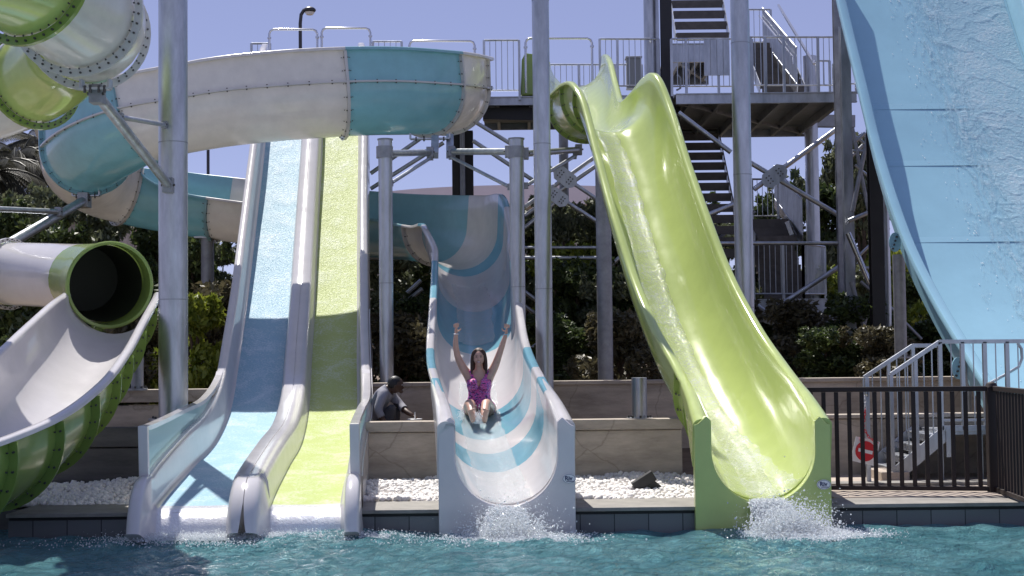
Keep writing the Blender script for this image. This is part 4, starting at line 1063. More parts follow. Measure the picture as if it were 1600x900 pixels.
pF = post(941, 250, 948, 655, 24.6, 24, 'darker round post in shade beside the left rim of the lime slide', m='steel_d', group=gp)
pG = post(998, 590, 1000, 656, 19.6, 24, 'short post hidden under the lime slide', group=gp)
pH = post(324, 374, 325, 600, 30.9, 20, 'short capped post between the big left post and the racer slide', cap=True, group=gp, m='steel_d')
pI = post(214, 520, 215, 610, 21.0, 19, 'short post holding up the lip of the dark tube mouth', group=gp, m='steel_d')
pJ = post(184, 545, 185, 610, 20.5, 8, 'slender post right of the white chute', group=gp)
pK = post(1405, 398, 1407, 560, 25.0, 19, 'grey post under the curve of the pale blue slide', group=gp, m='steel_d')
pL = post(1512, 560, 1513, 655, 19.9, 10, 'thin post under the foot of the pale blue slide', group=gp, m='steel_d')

def arm(e, pts, r, m='steel', name='arm', ends=True):
    """pts: list of (px, py, Y); tubular arm with end lugs"""
    q = [P(*p) for p in pts]; t = MB()
    for a, b in zip(q[:-1], q[1:]): t.tube(a, b, r, M[m], 14)
    o = t.build(name, e)
    if ends:
        for c in (q[0], q[-1]):
            f = MB(); f.box(c, (r * 2.2, r * 3.2, r * 3.2), M['steel_d']); f.tube(c + V((-r * 1.5, -r * .9, 0)), c + V((r * 1.5, -r * .9, 0)), r * .3, M['bolt'], 8); f.build('lug', e, 0, bevel=.008)
    return o
# big left post: long strut up to the white tube, tie rod
arm(pA, [(264, 290, 19.4), (152, 148, 15.8)], .062)
arm(pA, [(257, 195, 19.4), (188, 183, 17.0)], .030, name='tie_rod')
# saddle under the white tube
def saddle(e, px, py, Y, w, bank=0):
    c = P(px, py, Y); m_ = MB(); m_.box(c, (w, .12, .03), M['steel']); m_.box(c + V((-w / 2, 0, .05)), (.03, .12, .1), M['steel']); m_.box(c + V((w / 2, 0, .05)), (.03, .12, .1), M['steel'])
    for q in (-.35, -.15, .15, .35): m_.tube(c + V((q * w, -.05, -.05)), c + V((q * w, -.05, .03)), .018, M['bolt'], 6)
    m_.build('saddle', e, 0, bevel=.006)
saddle(pA, 150, 139, 15.7, .30)
# arm under the left bend, going off the left edge to a hidden post
pM = post(-60, 380, -60, 640, 22.5, 26, 'post beyond the left edge that carries the long sloping arm', group=gp)
arm(pM, [(132, 313, 27.6), (-60, 424, 22.6)], .088); arm(pM, [(92, 331, 26.2), (-50, 325, 23)], .05, name='tie_rod'); saddle(pM, 135, 306, 27.6, .5)
# arms to the upper flume
arm(pB, [(606, 240, 22.8), (672, 238, 25.3)], .055); arm(pB, [(611, 286, 22.8), (674, 246, 25.3)], .03, name='knee_brace'); 
m_ = MB(); m_.beam(P(679, 243, 25.4), P(680, 216, 25.9), .13, .13, M['steel']); m_.build('bracket', pB, 0, bevel=.006); saddle(pB, 672, 217, 26.0, .7)
arm(pC, [(795, 237, 22.9), (706, 237, 25.6)], .055); arm(pC, [(796, 292, 22.9), (704, 245, 25.6)], .03, name='knee_brace')
m_ = MB(); m_.beam(P(703, 243, 25.7), P(703, 214, 26.2), .13, .13, M['steel']); m_.build('bracket', pC, 0, bevel=.006)
arm(pC, [(820, 240, 22.8), (904, 234, 25.5)], .055, name='arm'); arm(pC, [(822, 290, 22.8), (898, 244, 25.3)], .03, name='knee_brace')
for e, px in ((pB, 601), (pC, 806)):
    m_ = MB(); c = P(px, 238, 22.6); m_.tube(c + V((0, 0, -.09)), c + V((0, 0, .09)), .13, M['steel_d'], 24); m_.build('collar', e)
m_ = MB(); m_.box(P(324.5, 371, 30.9), (.52, .3, .04), M['steel']); m_.build('head_bracket', pH, 0)

# ================================================================== THE STEEL TOWER
tz = hz(3, 34)
tw = thing('steel_stair_tower', 'grey galvanised steel tower with platforms, open stairs and cross bracing behind the slides', 'tower', (6.5, 34, tz))
def tpart(mb, name='brace', sm=40, bevel=0): return mb.build(name, tw, sm, bevel=bevel)
def bar(x0, y0, x1, y1, Y0_, Y1_=None, w=6, m='steel', name='brace', parent=None):
    Y1_ = Y0_ if Y1_ is None else Y1_
    a = P(x0, y0, Y0_); b = P(x1, y1, Y1_); mb = MB(); mb.tube(a, b, w / 2 / ppm((Y0_ + Y1_) / 2), M[m], 12)
    return mb.build(name, parent or tw)
def column(px, y0, y1, Y, w, m='steel', sq=False):
    a = P(px, y1, Y); b = P(px, y0, Y); a = V((b.x, Y, hz(b.x, Y) - .1)) if y1 > 590 else V((b.x, Y, a.z)); mb = MB(); ww = w / ppm(Y)
    if sq:   # H section
        c = (a + b) / 2; h = b.z - a.z
        mb.box(c + V((0, -ww * .45, 0)), (ww, .016, h), M[m]); mb.box(c + V((0, ww * .45, 0)), (ww, .016, h), M[m]); mb.box(c, (.014, ww * .88, h), M[m])
    else: mb.tube(a, b, ww / 2, M[m], 22)
    return tpart(mb, 'column')
def pdeck(px0, px1, yt, Y0_, Y1_, fasc, name='platform', joists=6):
    zt = P((px0 + px1) / 2, yt, Y0_).z; x0 = X(px0, Y0_, yt); x1 = X(px1, Y0_, yt)
    mb = MB(); mb.box(((x0 + x1) / 2, (Y0_ + Y1_) / 2, zt - .025), (x1 - x0, Y1_ - Y0_ - .04, .04), M['steel_d']); o = mb.build(name, tw, 0)
    h = fasc / ppm(Y0_)
    f = MB(); f.box(((x0 + x1) / 2, Y0_, zt - h / 2), (x1 - x0, .05, h), M['steel']); f.box(((x0 + x1) / 2, Y0_ - .04, zt - .012), (x1 - x0, .06, .02), M['steel']); f.box(((x0 + x1) / 2, Y0_ - .04, zt - h + .012), (x1 - x0, .06, .02), M['steel'])
    f.build('edge_beam', tw, 0)
    f = MB(); f.box(((x0 + x1) / 2, Y1_, zt - h / 2), (x1 - x0, .05, h), M['steel_d']); f.build('edge_beam', tw, 0)
    for k in range(joists):
        xx = x0 + (x1 - x0) * (k + .5) / joists; g_ = MB(); g_.box((xx, (Y0_ + Y1_) / 2, zt - .045 - h * .4), (.07, Y1_ - Y0_ - .06, h * .8), M['steel_d']); g_.build('joist', tw, 0)
    g_ = MB(); g_.beam((x0 + .1, Y0_ + .1, zt - h * .8), (x1 - .1, Y1_ - .1, zt - h * .8), .08, .08, M['steel_d']); g_.build('joist', tw, 0)
    return zt
def rail_run(a, b, h, sp=.115, posts=(), m='steel', parent=None, posttop=0, mid=True):
    """balustrade between two floor points"""
    parent = parent or tw; a = V(a); b = V(b); L = (b - a).length; U = V((0, 0, 1))
    mb = MB(); mb.tube(a + U * h, b + U * h, .024, M[m], 8); mb.tube(a + U * .10, b + U * .10, .018, M[m], 8)
    n = max(2, int(L / sp))
    for k in range(1, n):
        p = a.lerp(b, k / n); mb.tube(p + U * .10, p + U * h, .0095, M[m], 5)
    o = mb.build('balustrade', parent)
    for t in posts or (0, 1):
        q = MB(); p = a.lerp(b, t); q.box(p + U * (h / 2 - .06), (.055, .055, h + .12), M[m]); q.build('rail_post', parent, 0)
    return o
def rr_px(x0, x1, yb, yt, Y, sp=.115, posts=(), m='steel', Y2=None, yb2=None):
    a = P(x0, yb, Y); b = P(x1, yb if yb2 is None else yb2, Y2 or Y); h = abs(P(x0, yt, Y).z - a.z)
    return rail_run(a, b, h, sp, posts, m)
def flight(xl_, xr_, ybot, ytop, Ya, Yb, n, m='stair', th=.045, dp=.26, string=True, name='tread'):
    a0 = P(xl_, ybot, Ya); a1 = P(xr_, ybot, Ya); b0 = P(xl_, ytop, Yb); b1 = P(xr_, ytop, Yb)
    x0 = (a0.x + b0.x) / 2; x1 = (a1.x + b1.x) / 2
    for k in range(n):
        t = k / (n - 1); y = Ya + (Yb - Ya) * t; z = a0.z + (b0.z - a0.z) * t
        mb = MB(); mb.box(((x0 + x1) / 2, y, z), (x1 - x0, dp, th), M[m]); mb.box(((x0 + x1) / 2, y - math.copysign(dp / 2, Yb - Ya), z - .085), (x1 - x0 - .01, .012, .17), M[m]); mb.build(name, tw, 0)
    if string:
        for xx in (x0 - .02, x1 + .02):
            mb = MB(); mb.beam((xx, Ya, a0.z - .06), (xx, Yb, b0.z - .06), .02, .26, M['steel']); mb.build('stringer', tw, 0)
    return x0, x1, a0.z, b0.z
def gusset(px, py, Y, w, h, ang):
    c = P(px, py, Y); mb = MB(); rot = Matrix.Rotation(ang, 3, 'Y'); s = 1 / ppm(Y)
    out = [(-.5, -.18), (-.32, -.5), (.32, -.5), (.5, -.18), (.5, .18), (.32, .5), (-.32, .5), (-.5, .18)]
    mb.extrude([(u * w * s, v * h * s) for u, v in out], lambda u, v, d: c + rot @ V((u, 0, v)) + V((0, d, 0)), -.012, .012, M['steel'])
    for u in (-.28, -.16, .16, .28):
        for v in (-.2, .0, .2):
            q = c + rot @ V((u * w * s, 0, v * h * s)); mb.tube(q + V((0, -.03, 0)), q + V((0, -.01, 0)), .017, M['bolt'], 6)
    mb.build('gusset_plate', tw, 0)

# main platform behind everything (left wing to the racer start, right wing over the stairs)
TY = 32.0
pdeck(395, 760, 118, 33.6, 36.5, 16, joists=7)
pdeck(752, 1060, 150, 33.0, 36.6, 14, joists=6)
pdeck(1056, 1338, 145, TY, 37.0, 17, joists=6)
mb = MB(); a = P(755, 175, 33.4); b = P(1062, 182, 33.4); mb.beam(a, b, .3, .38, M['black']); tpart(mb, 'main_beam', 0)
mb = MB(); a = P(1062, 186, 36.5); b = P(1335, 190, 36.5); mb.beam(a, b, .2, .3, M['steel_d']); tpart(mb, 'main_beam', 0)
# columns
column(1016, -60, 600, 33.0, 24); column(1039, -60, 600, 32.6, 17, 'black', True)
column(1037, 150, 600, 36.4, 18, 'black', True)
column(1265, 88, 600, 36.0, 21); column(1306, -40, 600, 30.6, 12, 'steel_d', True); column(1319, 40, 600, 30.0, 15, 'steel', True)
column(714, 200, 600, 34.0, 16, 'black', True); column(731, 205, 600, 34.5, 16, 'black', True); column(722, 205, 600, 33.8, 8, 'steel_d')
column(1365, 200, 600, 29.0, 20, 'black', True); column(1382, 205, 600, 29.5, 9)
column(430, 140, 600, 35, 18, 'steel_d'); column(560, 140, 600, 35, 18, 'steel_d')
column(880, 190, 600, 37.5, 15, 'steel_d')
# balustrades
rr_px(757, 812, 148, 63, 32.9, .12); rr_px(840, 1003, 141, 101, 34.5, .13, (0, .4, .75, 1)); rr_px(938, 1030, 141, 61, 32.7, .12, (0, .3, 1))
rr_px(1050, 1176, 142, 61, TY, .12, (0, .18, .58, 1)); rr_px(1172, 1306, 140, 58, TY, .12, (0, .18, .4, .8, 1)); rr_px(1277, 1297, 140, 95, 34, .12)
rr_px(1303, 1338, 138, 100, TY, .12)
rr_px(583, 628, 112, 65, 34.5, .12); rr_px(393, 422, 112, 68, 34.5, .12); rr_px(1170, 1205, 72, 15, 36.8, .13)
mb = MB(); c = P(1120, 90, TY - .06); mb.box(c, (40 / ppm(TY), .02, 57 / ppm(TY)), M['steel'])
for k in range(1, 4): mb.box(c + V((-.28 + .14 * k, -.014, 0)), (.012, .01, 56 / ppm(TY)), M['steel_d'])
tpart(mb, 'infill_panel', 0)
mb = MB(); mb.path([P(1057, 141, TY + .3), P(1063, 138, TY + .3), P(1063, 122, TY + .3), P(1058, 117, TY + .3)], .025, M['steel_d'], 8); tpart(mb, 'hook_rail')
# flight going up behind the twin columns to the next level
flight(1049, 1128, 55, -44, 35.4, 37.2, 7, th=.06); 
pdeck(1050, 1132, 68, 34.6, 37.5, 30, 'landing', 3)
x0, x1, za, zb_ = flight(1176, 1240, 136, 70, 34.2, 36.4, 9)
pdeck(1170, 1226, 71, 36.4, 37.8, 8, 'landing', 2)
# sunlit right balustrade of that flight
def stair_side(x, Ya, za, Yb, zb, m='steel', h=.95, handrail=True):
    mb = MB(); a = V((x, Ya, za)); b = V((x, Yb, zb)); U = V((0, 0, 1)); L = (b - a).length; n = int(L / .12)
    mb.tube(a + U * h, b + U * h, .024, M[m], 8); mb.tube(a + U * .12, b + U * .12, .018, M[m], 8)
    for k in range(n + 1): p = a.lerp(b, k / n); mb.tube(p + U * .1, p + U * h, .012, M[m], 5)
    mb.build('balustrade', tw)
    if handrail:
        q = MB(); o = V((-.09, 0, 0)); q.path([a + o + U * (h - .38), a + o + U * (h - .30), a + o + U * (h - .2), b + o + U * (h - .2)], .022, M['chrome'], 8); q.build('handrail', tw)
    s = MB(); s.beam(a + V((.0, 0, .0)), b, .03, .24, M['chrome']); s.build('stringer', tw, 0)
stair_side(P(1250, 138, TY + .6).x, TY + .9, P(1250, 140, TY + .9).z, 37.2, P(1216, 70, 37.2).z)
mb = MB(); mb.beam(P(1272, 100, TY + .5), P(1216, 8, 36.8), .05, .05, M['chrome']); tpart(mb, 'handrail')
# long flight under the platform, seen from beneath
flight(1066, 1138, 392, 196, 33.2, 37.0, 13, th=.05)
# lower stairs and landing at right
pdeck(1178, 1292, 467, 32.6, 34.6, 22, 'landing', 4)
mb = MB(); mb.beam(P(1178, 498, 33.2), P(1308, 498, 33.2), .16, .16, M['steel_d']); tpart(mb, 'main_beam', 0)
rr_px(1178, 1256, 466, 381, 32.6, .12, (0, .6, 1)); rr_px(1256, 1290, 466, 381, 32.6, .09, (0, 1), Y2=34.4)
flight(1180, 1250, 458, 376, 34.6, 36.6, 9, th=.04, string=False)
flight(1176, 1236, 372, 346, 34.0, 35.0, 3, th=.07, dp=.4); stair_side(X(1228, 35.5, 300), 33.6, P(1250, 375, 33.6).z, 37.0, P(1222, 318, 37.0).z, handrail=False)
rr_px(1176, 1216, 344, 280, 36.0, .12)
mb = MB(); c = P(1240, 352, 33.9); mb.beam(P(1229, 346, 34.0), P(1237, 367, 34.0), .03, .1, M['chrome']); tpart(mb, 'stringer', 0)
# wire-thin horizontals
bar(1118, 380, 1320, 380, 30.6, w=6); bar(577, 387, 938, 387, 31.0, w=5); bar(577, 403, 938, 403, 30.6, w=6)
# cross bracing, with bolted plates
for q in ((579, 271, 656, 217), (579, 295, 693, 223), (745, 192, 797, 224), (739, 220, 835, 283), (930, 245, 820, 323), (930, 260, 820, 337), (858, 261, 934, 312), (858, 298, 934, 347),
          (579, 510, 658, 438), (579, 517, 660, 451), (579, 520, 662, 577), (936, 464, 826, 548), (820, 456, 938, 541), (820, 478, 936, 561), (820, 356, 866, 318), (579, 534, 640, 600), (962, 520, 986, 545), (962, 545, 990, 572), (936, 430, 990, 384)):
    bar(*q, 31.4, w=6.5)
for q in ((1060, 176, 1142, 238), (1172, 254, 1325, 345), (1312, 198, 1178, 296), (1316, 414, 1180, 502), (1178, 474, 1318, 582), (1100, 338, 1150, 318)): bar(*q, 31.0, w=8)
for q in ((1210, 275, 44, 26, R(-36)), (1211, 489, 44, 26, R(-32)), (883, 277, 40, 24, R(38)), (872, 308, 36, 22, R(38)), (874, 498, 42, 26, R(36)), (879, 520, 42, 26, R(38)), (1324, 282, 14, 44, 0), (1322, 206, 12, 40, 0)): gusset(q[0], q[1], 30.9, *q[2:])
for q in ((1060, 420, 1180, 330), (1172, 560, 1262, 500), (1090, 560, 1180, 620), (1325, 250, 1365, 210), (1275, 500, 1312, 470)): bar(*q, 35.0, w=5, m='steel_d')
# lattice beside the blue slide
for q in ((1325, 364, 1362, 450, 9, 'chrome'), (1362, 450, 1396, 560, 10, 'chrome'), (1388, 356, 1330, 590, 6, 'steel_d'), (1326, 345, 1392, 318, 7, 'steel'), (1342, 400, 1388, 355, 5, 'steel'), (1348, 419, 1392, 419, 5, 'steel'), (1345, 440, 1400, 488, 5, 'steel_d'),
          (1350, 582, 1398, 532, 5, 'chrome'), (1338, 214, 1368, 238, 5, 'steel'), (1336, 258, 1372, 288, 5, 'steel'), (1335, 222, 1352, 208, 6, 'steel'), (1332, 236, 1358, 237, 5, 'steel'), (1357, 205, 1332, 330, 7, 'steel_d'), (1332, 200, 1357, 330, 6, 'steel_d'), (1330, 440, 1358, 540, 7, 'steel_d'), (1400, 490, 1440, 530, 5, 'steel_d')):
    bar(q[0], q[1], q[2], q[3], 29.6, w=q[4], m=q[5])

# grey bin on the platform
e = thing('grey_cabinet', 'small grey control cabinet standing on the platform behind the railing, above the lime slide', 'cabinet', P(990, 141, 34.6))
mb = MB(); c = P(990, 116, 34.6); mb.box(c, (.34, .3, .72), M['wood']); mb.build('body', e, 0, bevel=.01); mb = MB(); mb.box(c + V((0, 0, .38)), (.39, .36, .04), M['steel_d']); mb.build('lid', e, 0, bevel=.01)
# dark green start panel left of the lime slide
e = thing('green_start_tub', 'dark green end of a start tub on the platform, left of the tall middle post', 'start tub', P(822, 150, 33.5))
mb = MB(); c = P(822, 118, 33.2); mb.extrude([(-.13, -.5), (.25, -.5), (.25, .42), (-.02, .46), (-.1, .3)], lambda u, v, d: c + V((u, d, v)), -.3, .3, M['green2']); mb.build('shell', e, 40, bevel=.03)

# white loop handrails at the slide starts
def loop(x0, x1, yt, yb, Y, label, grp='bent tube handrails at the slide starts'):
    a = P(x0, yb, Y); b = P(x1, yb, Y); zt = P(x0, yt, Y).z; zt2 = P(x1, yt, Y).z; r = .10
    e = thing('loop_handrail', label, 'handrail', a, grp)
    pts = [a, V((a.x, Y, zt - r)), V((a.x + r * .3, Y, zt - r * .3)), V((a.x + r, Y, zt)), V((b.x - r, Y, zt2)), V((b.x - r * .3, Y, zt2 - r * .3)), V((b.x, Y, zt2 - r)), b]
    mb = MB(); mb.path(pts, .027, M['chrome'], 10); mb.build('bent_tube', e, 60)
    for q in (a, b):
        mb = MB(); z_ = zt - .22; mb.tube((q.x, Y, z_), (q.x, Y, z_ + .04), .045, M['chrome'], 12); mb.build('collar', e)
loop(421, 496, 46, 118, 33.7, 'leftmost shiny loop handrail over the blue lane start')
loop(503, 579, 44, 118, 33.7, 'shiny loop handrail over the green lane start, next to the leftmost one')
loop(640, 742, 64, 118, 33.7, 'wide low loop handrail over the right end of the upper blue flume')
loop(822, 926, 60, 145, 32.6, 'loop handrail behind the tall middle post, over the lime slide start')

# ================================================================== RIGHT SIDE: FENCE, STEPS, SIGN
def fence(x0, Ya, x1, Yb, ytop, ybot, n, label, posts=True, pw=.085):
    """dark brown picket fence between two plan points"""
    a = P(x0, ybot, Ya); b = P(x1, ybot, Yb); b.z = a.z = .252; h = P(x0, ytop, Ya).z - a.z
    e = thing('brown_fence', label, 'fence', a)
    U = V((0, 0, 1)); d = (b - a).normalized()
    for nm, zz, t in (('top_rail', h, .055), ('bottom_rail', .035, .05)):
        mb = MB(); mb.beam(a + U * zz, b + U * zz, .05, t, M['fence']); mb.build(nm, e, 0, bevel=.006)
    for k in range(1, n):
        p = a.lerp(b, k / n); mb = MB(); rot = Matrix.Rotation(math.atan2(d.y, d.x), 3, 'Z')
        mb.box(p + U * (h / 2), (.048, .026, h - .06), M['fence'], rot); mb.build('picket', e, 0, bevel=.003)
    if posts:
        for p in ([a, b] if posts is True else [a, b][posts[0]:posts[1]]):
            mb = MB(); mb.box(p + U * (h / 2 + .0), (pw + .03, pw + .03, h + .04), M['fence']); o = mb.build('post', e, 0, bevel=.008)
            c = MB(); c.tube(p + U * (h + .02), p + U * (h + .06), .07, M['fence'], 14, .05); c.tube(p + U * (h + .06), p + U * (h + .075), .05, M['fence'], 14, .02); c.build('cap', o, 50)
    return e
FY = 16.75
fence(1250, FY, 1553, 16.35, 609, 763, 15, 'dark brown picket fence facing the pool, right of the lime slide')
a = P(1553, 763, 16.35)
fence(1558, 16.3, 1622, 14.6, 607, 763, 13, 'end run of brown fence coming forward at the right edge', posts=(1, 2))

st = thing('steel_access_steps', 'galvanised steel steps with railings leading up beside the pale blue slide', 'steps', (P(1420, 740, 18).x, 18, .25))
def sb(p, q, w_, h_, m='steel', nm='frame_bar'):
    mb = MB(); mb.beam(p, q, w_, h_, M[m]); return mb.build(nm, st, 0, bevel=.004)
YS = 17.9
def PS(px, py, Y=YS): return P(px, py, Y)
lz = PS(1500, 672).z                                     # landing height
for dy, off in ((0, 0), (.9, -22)):                       # near and far railing of the flight
    Yq = YS + dy
    if dy == 0: lo, hi = PS(1392, 585), PS(1468, 534)
    else: lo, hi = P(1350, 590, Yq), P(1426, 540, Yq)
    sb(lo, hi, .05, .05)
    end = P(1625, 533, Yq) if dy == 0 else P(1470, 540, Yq)
    sb(hi, end, .05, .05)
    zb0 = .28; n = 6
    for k in range(n + 1):
        t = k / n; p = lo.lerp(hi, t); zbot = zb0 + (lz - zb0) * (t * .9)
        sb(V((p.x, Yq, zbot)), V((p.x, Yq, p.z)), .045 if k % 3 == 0 else .016, .045 if k % 3 == 0 else .016, nm='upright')
    a_ = V((lo.x, Yq, zb0 - .0)); b_2 = V((hi.x + .05, Yq, lz - .03))
    sb(a_ + V((.0, 0, .02)), b_2, .03, .17, nm='stringer')
    if dy == 0:
        L = end.x - hi.x; n = 9
        for k in range(n + 1):
            p = hi.lerp(end, k / n); wd = .05 if k % 2 == 0 else .014
            sb(V((p.x, Yq, lz)), p, wd, wd, nm='upright')
        sb(V((hi.x, Yq, lz + .02)), V((end.x, Yq, lz + .02)), .05, .07, nm='toe_board')
        sb(V((hi.x, Yq, lz + .12)), V((end.x, Yq, lz + .12)), .03, .03)
        hb = MB(); hb.path([P(1548, 598, Yq + .05), P(1570, 586, Yq + .05), P(1592, 573, Yq + .05), P(1597, 560, Yq + .05), P(1596, 545, Yq + .05), P(1590, 536, Yq + .05)], .018, M['steel'], 8); hb.build('curved_handrail', st)
for k in range(4):
    t = (k + .5) / 4; lo = PS(1392, 585); hi = PS(1468, 534)
    mb = MB(); x = lo.x + (hi.x - lo.x) * t + .02; z = .30 + (lz - .30) * (k + .7) / 4.2
    mb.box((x, YS + .45, z), (.27, .86, .04), M['steel']); mb.box((x - .13, YS + .45, z - .03), (.012, .86, .07), M['chrome']); mb.build('tread', st, 0, bevel=.004)
mb = MB(); mb.box(((PS(1468, 534).x + PS(1640, 534).x) / 2, YS + .48, lz - .03), (PS(1640, 534).x - PS(1468, 534).x, .96, .05), M['steel']); mb.build('landing', st, 0)
for px in (1470, 1532):
    p = PS(px, 672); sb(V((p.x, YS + .04, .25)), V((p.x, YS + .04, lz)), .06, .06, nm='leg')
mb = MB(); mb.box((PS(1484, 700).x, YS - .03, (lz + .55) / 2), (.10, .02, .34), M['steel']); mb.build('bolted_plate', st, 0)
# bottom plinth
e = thing('concrete_step', 'small pale concrete step at the foot of the steel steps', 'step', (PS(1405, 740).x, 17.9, .25)); mb = MB(); mb.box((PS(1398, 750).x, 18.3, .30), (.34, .9, .12), M['paving']); mb.build('block', e, 0, bevel=.01)

# NO ENTRY sign hanging askew on a red and white chain
YG = 17.3
sg = thing('no_entry_sign', 'tilted white plate with a red no entry disc, hanging behind the brown fence', 'sign', P(1352, 705, YG))
c = P(1352, 705, YG); rot = Matrix.Rotation(R(14), 3, 'Y'); q = .145
to = lambda u, v, d: c + rot @ V((u, d, v))
mb = MB(); mb.extrude([(-q, -q), (q, -q), (q, q), (-q, q)], to, -.004, .004, M['signwhite']); pl_ = mb.build('plate', sg, 0)
mb = MB(); mb.extrude([(.118 * math.cos(2 * math.pi * k / 40), .118 * math.sin(2 * math.pi * k / 40)) for k in range(40)], to, -.008, -.0045, M['signred']); mb.build('red_disc', pl_, 0)
mb = MB(); mb.extrude([(-.085, -.02), (.085, -.02), (.085, .02), (-.085, .02)], to, -.012, -.0085, M['signwhite']); mb.build('white_bar', pl_, 0)
ch = thing('hanging_chain', 'red and white plastic chain hanging from the steel railing and holding the sign', 'chain', P(1350, 620, YG))
def chain(pts, name):
    tot = 0; pts = [V(p) for p in pts]; k = 0; mb = MB(); L = .034
    for a, b in zip(pts[:-1], pts[1:]):
        d = (b - a); n = max(1, int(d.length / L)); dn = d.normalized()
        for j in range(n):
            cc = a.lerp(b, (j + .5) / n); side = dn.cross(V((0, 1, 0))).normalized() if k % 2 else V((0, 1, 0))
            pp = [cc + dn * (.024 * math.cos(t)) + side * (.012 * math.sin(t)) for t in [2 * math.pi * z_ / 8 for z_ in range(9)]]
            mb.path(pp, .0045, M['signred'] if (cc.z < P(0, 655, YG).z) else M['signwhite'], 5); k += 1
    return mb.build(name, ch)
chain([P(1351, 618, YG - .02), P(1352, 640, YG - .02), P(1349, 668, YG - .02), P(1345, 690, YG - .02)], 'chain_strand')
chain([P(1349, 668, YG - .03), P(1358, 684, YG - .03), P(1372, 692, YG - .03)], 'chain_strand')
e = thing('rail_post', 'thin galvanised upright rising behind the brown fence where the chain hangs', 'post', P(1354, 740, YG + .12)); mb = MB()
p = P(1354, 590, YG + .12); mb.box((p.x, p.y, (p.z + .25) / 2), (.05, .05, p.z - .25), M['steel']); mb.build('shaft', e, 0, bevel=.004); mb = MB(); mb.path([p + V((-.02, -.02, -.2)), p + V((-.02, -.08, -.2)), p + V((-.02, -.12, -.22)), p + V((-.02, -.13, -.16))], .006, M['bolt'], 6); mb.build('hook', e)

# dead leaves on the terrace
for k, (px, py, ll) in enumerate(((1413, 768, 'curled brown dead leaf on the paving, third from the left'), (1376, 769, 'brown dead leaf on the paving, nearest to the lime slide'), (1404, 772, 'brown dead leaf on the paving, second from the left'), (1489, 766, 'brown dead leaf lying alone on the paving toward the fence corner'))):
    Yq = 16.6; p = P(px, py, Yq); p.z = .255; mb = MB()
    mb.add([p + V(t) for t in ((-.04, 0, .004), (-.01, -.02, .02), (.04, -.005, .012), (.01, .025, .024), (-.015, .02, .015))], [(0, 1, 2), (0, 2, 3), (0, 3, 4)], M['deadleaf'])
    o = mb.build('dead_leaf', smooth=0, origin=p); tag(o, ll, 'leaf', 'dead leaves on the terrace')

# black wedge boxes on the pebbles
lb = thing('black_floodlight', 'small black two-piece floodlight lying on the white pebbles left of the lime slide', 'floodlight', P(1012, 768, 17.0))
c = P(1006, 752, 16.9)
mb = MB(); mb.box(c + V((0, 0, .0)), (.27, .16, .12), M['lowbox'], Matrix.Rotation(R(-32), 3, 'Y')); mb.build('housing', lb, 0, bevel=.008)
mb = MB(); mb.box(c + V((.10, .02, -.04)), (.17, .16, .10), M['lowbox'], Matrix.Rotation(R(38), 3, 'Y')); mb.build('bracket', lb, 0, bevel=.006)
# orange hose curve behind the lime slide
o = MB(); o.path([P(1200, 612, 18.3), P(1216, 620, 18.3), P(1230, 627, 18.3), P(1240, 638, 18.3), P(1245, 655, 18.3)], .045, M['orange'], 12)
tag(o.build('orange_hose', origin=P(1216, 655, 18.3)), 'orange curved hose just visible above the right rim of the lime slide', 'hose')

# ================================================================== PEOPLE
def skin_mesh(verts, edges, radii, sub=2, root=0):
    me = bpy.data.meshes.new('t'); me.from_pydata([tuple(v) for v in verts], edges, []); o = bpy.data.objects.new('t', me); COL.objects.link(o)
    m = o.modifiers.new('s', 'SKIN'); me.skin_vertices[0].data
    for i, r_ in enumerate(radii):
        r_ = r_ if isinstance(r_, tuple) else (r_, r_); me.skin_vertices[0].data[i].radius = r_
    me.skin_vertices[0].data[root].use_root = True
    b = o.modifiers.new('b', 'SUBSURF'); b.levels = sub; b.render_levels = sub
    bpy.context.view_layer.update()
    out = bpy.data.meshes.new_from_object(o.evaluated_get(bpy.context.evaluated_depsgraph_get())); bpy.data.objects.remove(o)
    return out
def ell(c, r, seg=20, rings=14, rot=None, fn=None):
    bm = bmesh.new(); bmesh.ops.create_uvsphere(bm, u_segments=seg, v_segments=rings, radius=1)
    for v in bm.verts:
        p = V((v.co.x * r[0], v.co.y * r[1], v.co.z * r[2]))
        if fn: p = fn(p, v.co)
        if rot: p = rot @ p
        v.co = p + V(c)
    me = bpy.data.meshes.new('t'); bm.to_mesh(me); bm.free(); return me
def fuse(meshes, voxel, smooth_it=3):
    bm = bmesh.new()
    for me in meshes: bm.from_mesh(me)
    me = bpy.data.meshes.new('t'); bm.to_mesh(me); bm.free()
    o = bpy.data.objects.new('t', me); COL.objects.link(o)
    r_ = o.modifiers.new('r', 'REMESH'); r_.mode = 'VOXEL'; r_.voxel_size = voxel; r_.use_smooth_shade = True
    s_ = o.modifiers.new('s', 'SMOOTH'); s_.iterations = smooth_it; s_.factor = .5
    bpy.context.view_layer.update()
    out = bpy.data.meshes.new_from_object(o.evaluated_get(bpy.context.evaluated_depsgraph_get())); bpy.data.objects.remove(o)
    out.polygons.foreach_set('use_smooth', [True] * len(out.polygons)); return out
def place(me, name, parent, m):
    me.transform(Matrix.Translation(-V(parent['_o']))); me.materials.clear(); me.materials.append(m)
    o = bpy.data.objects.new(name, me); COL.objects.link(o); o.parent = parent; o['_o'] = parent['_o']; o.location = (0, 0, 0); return o
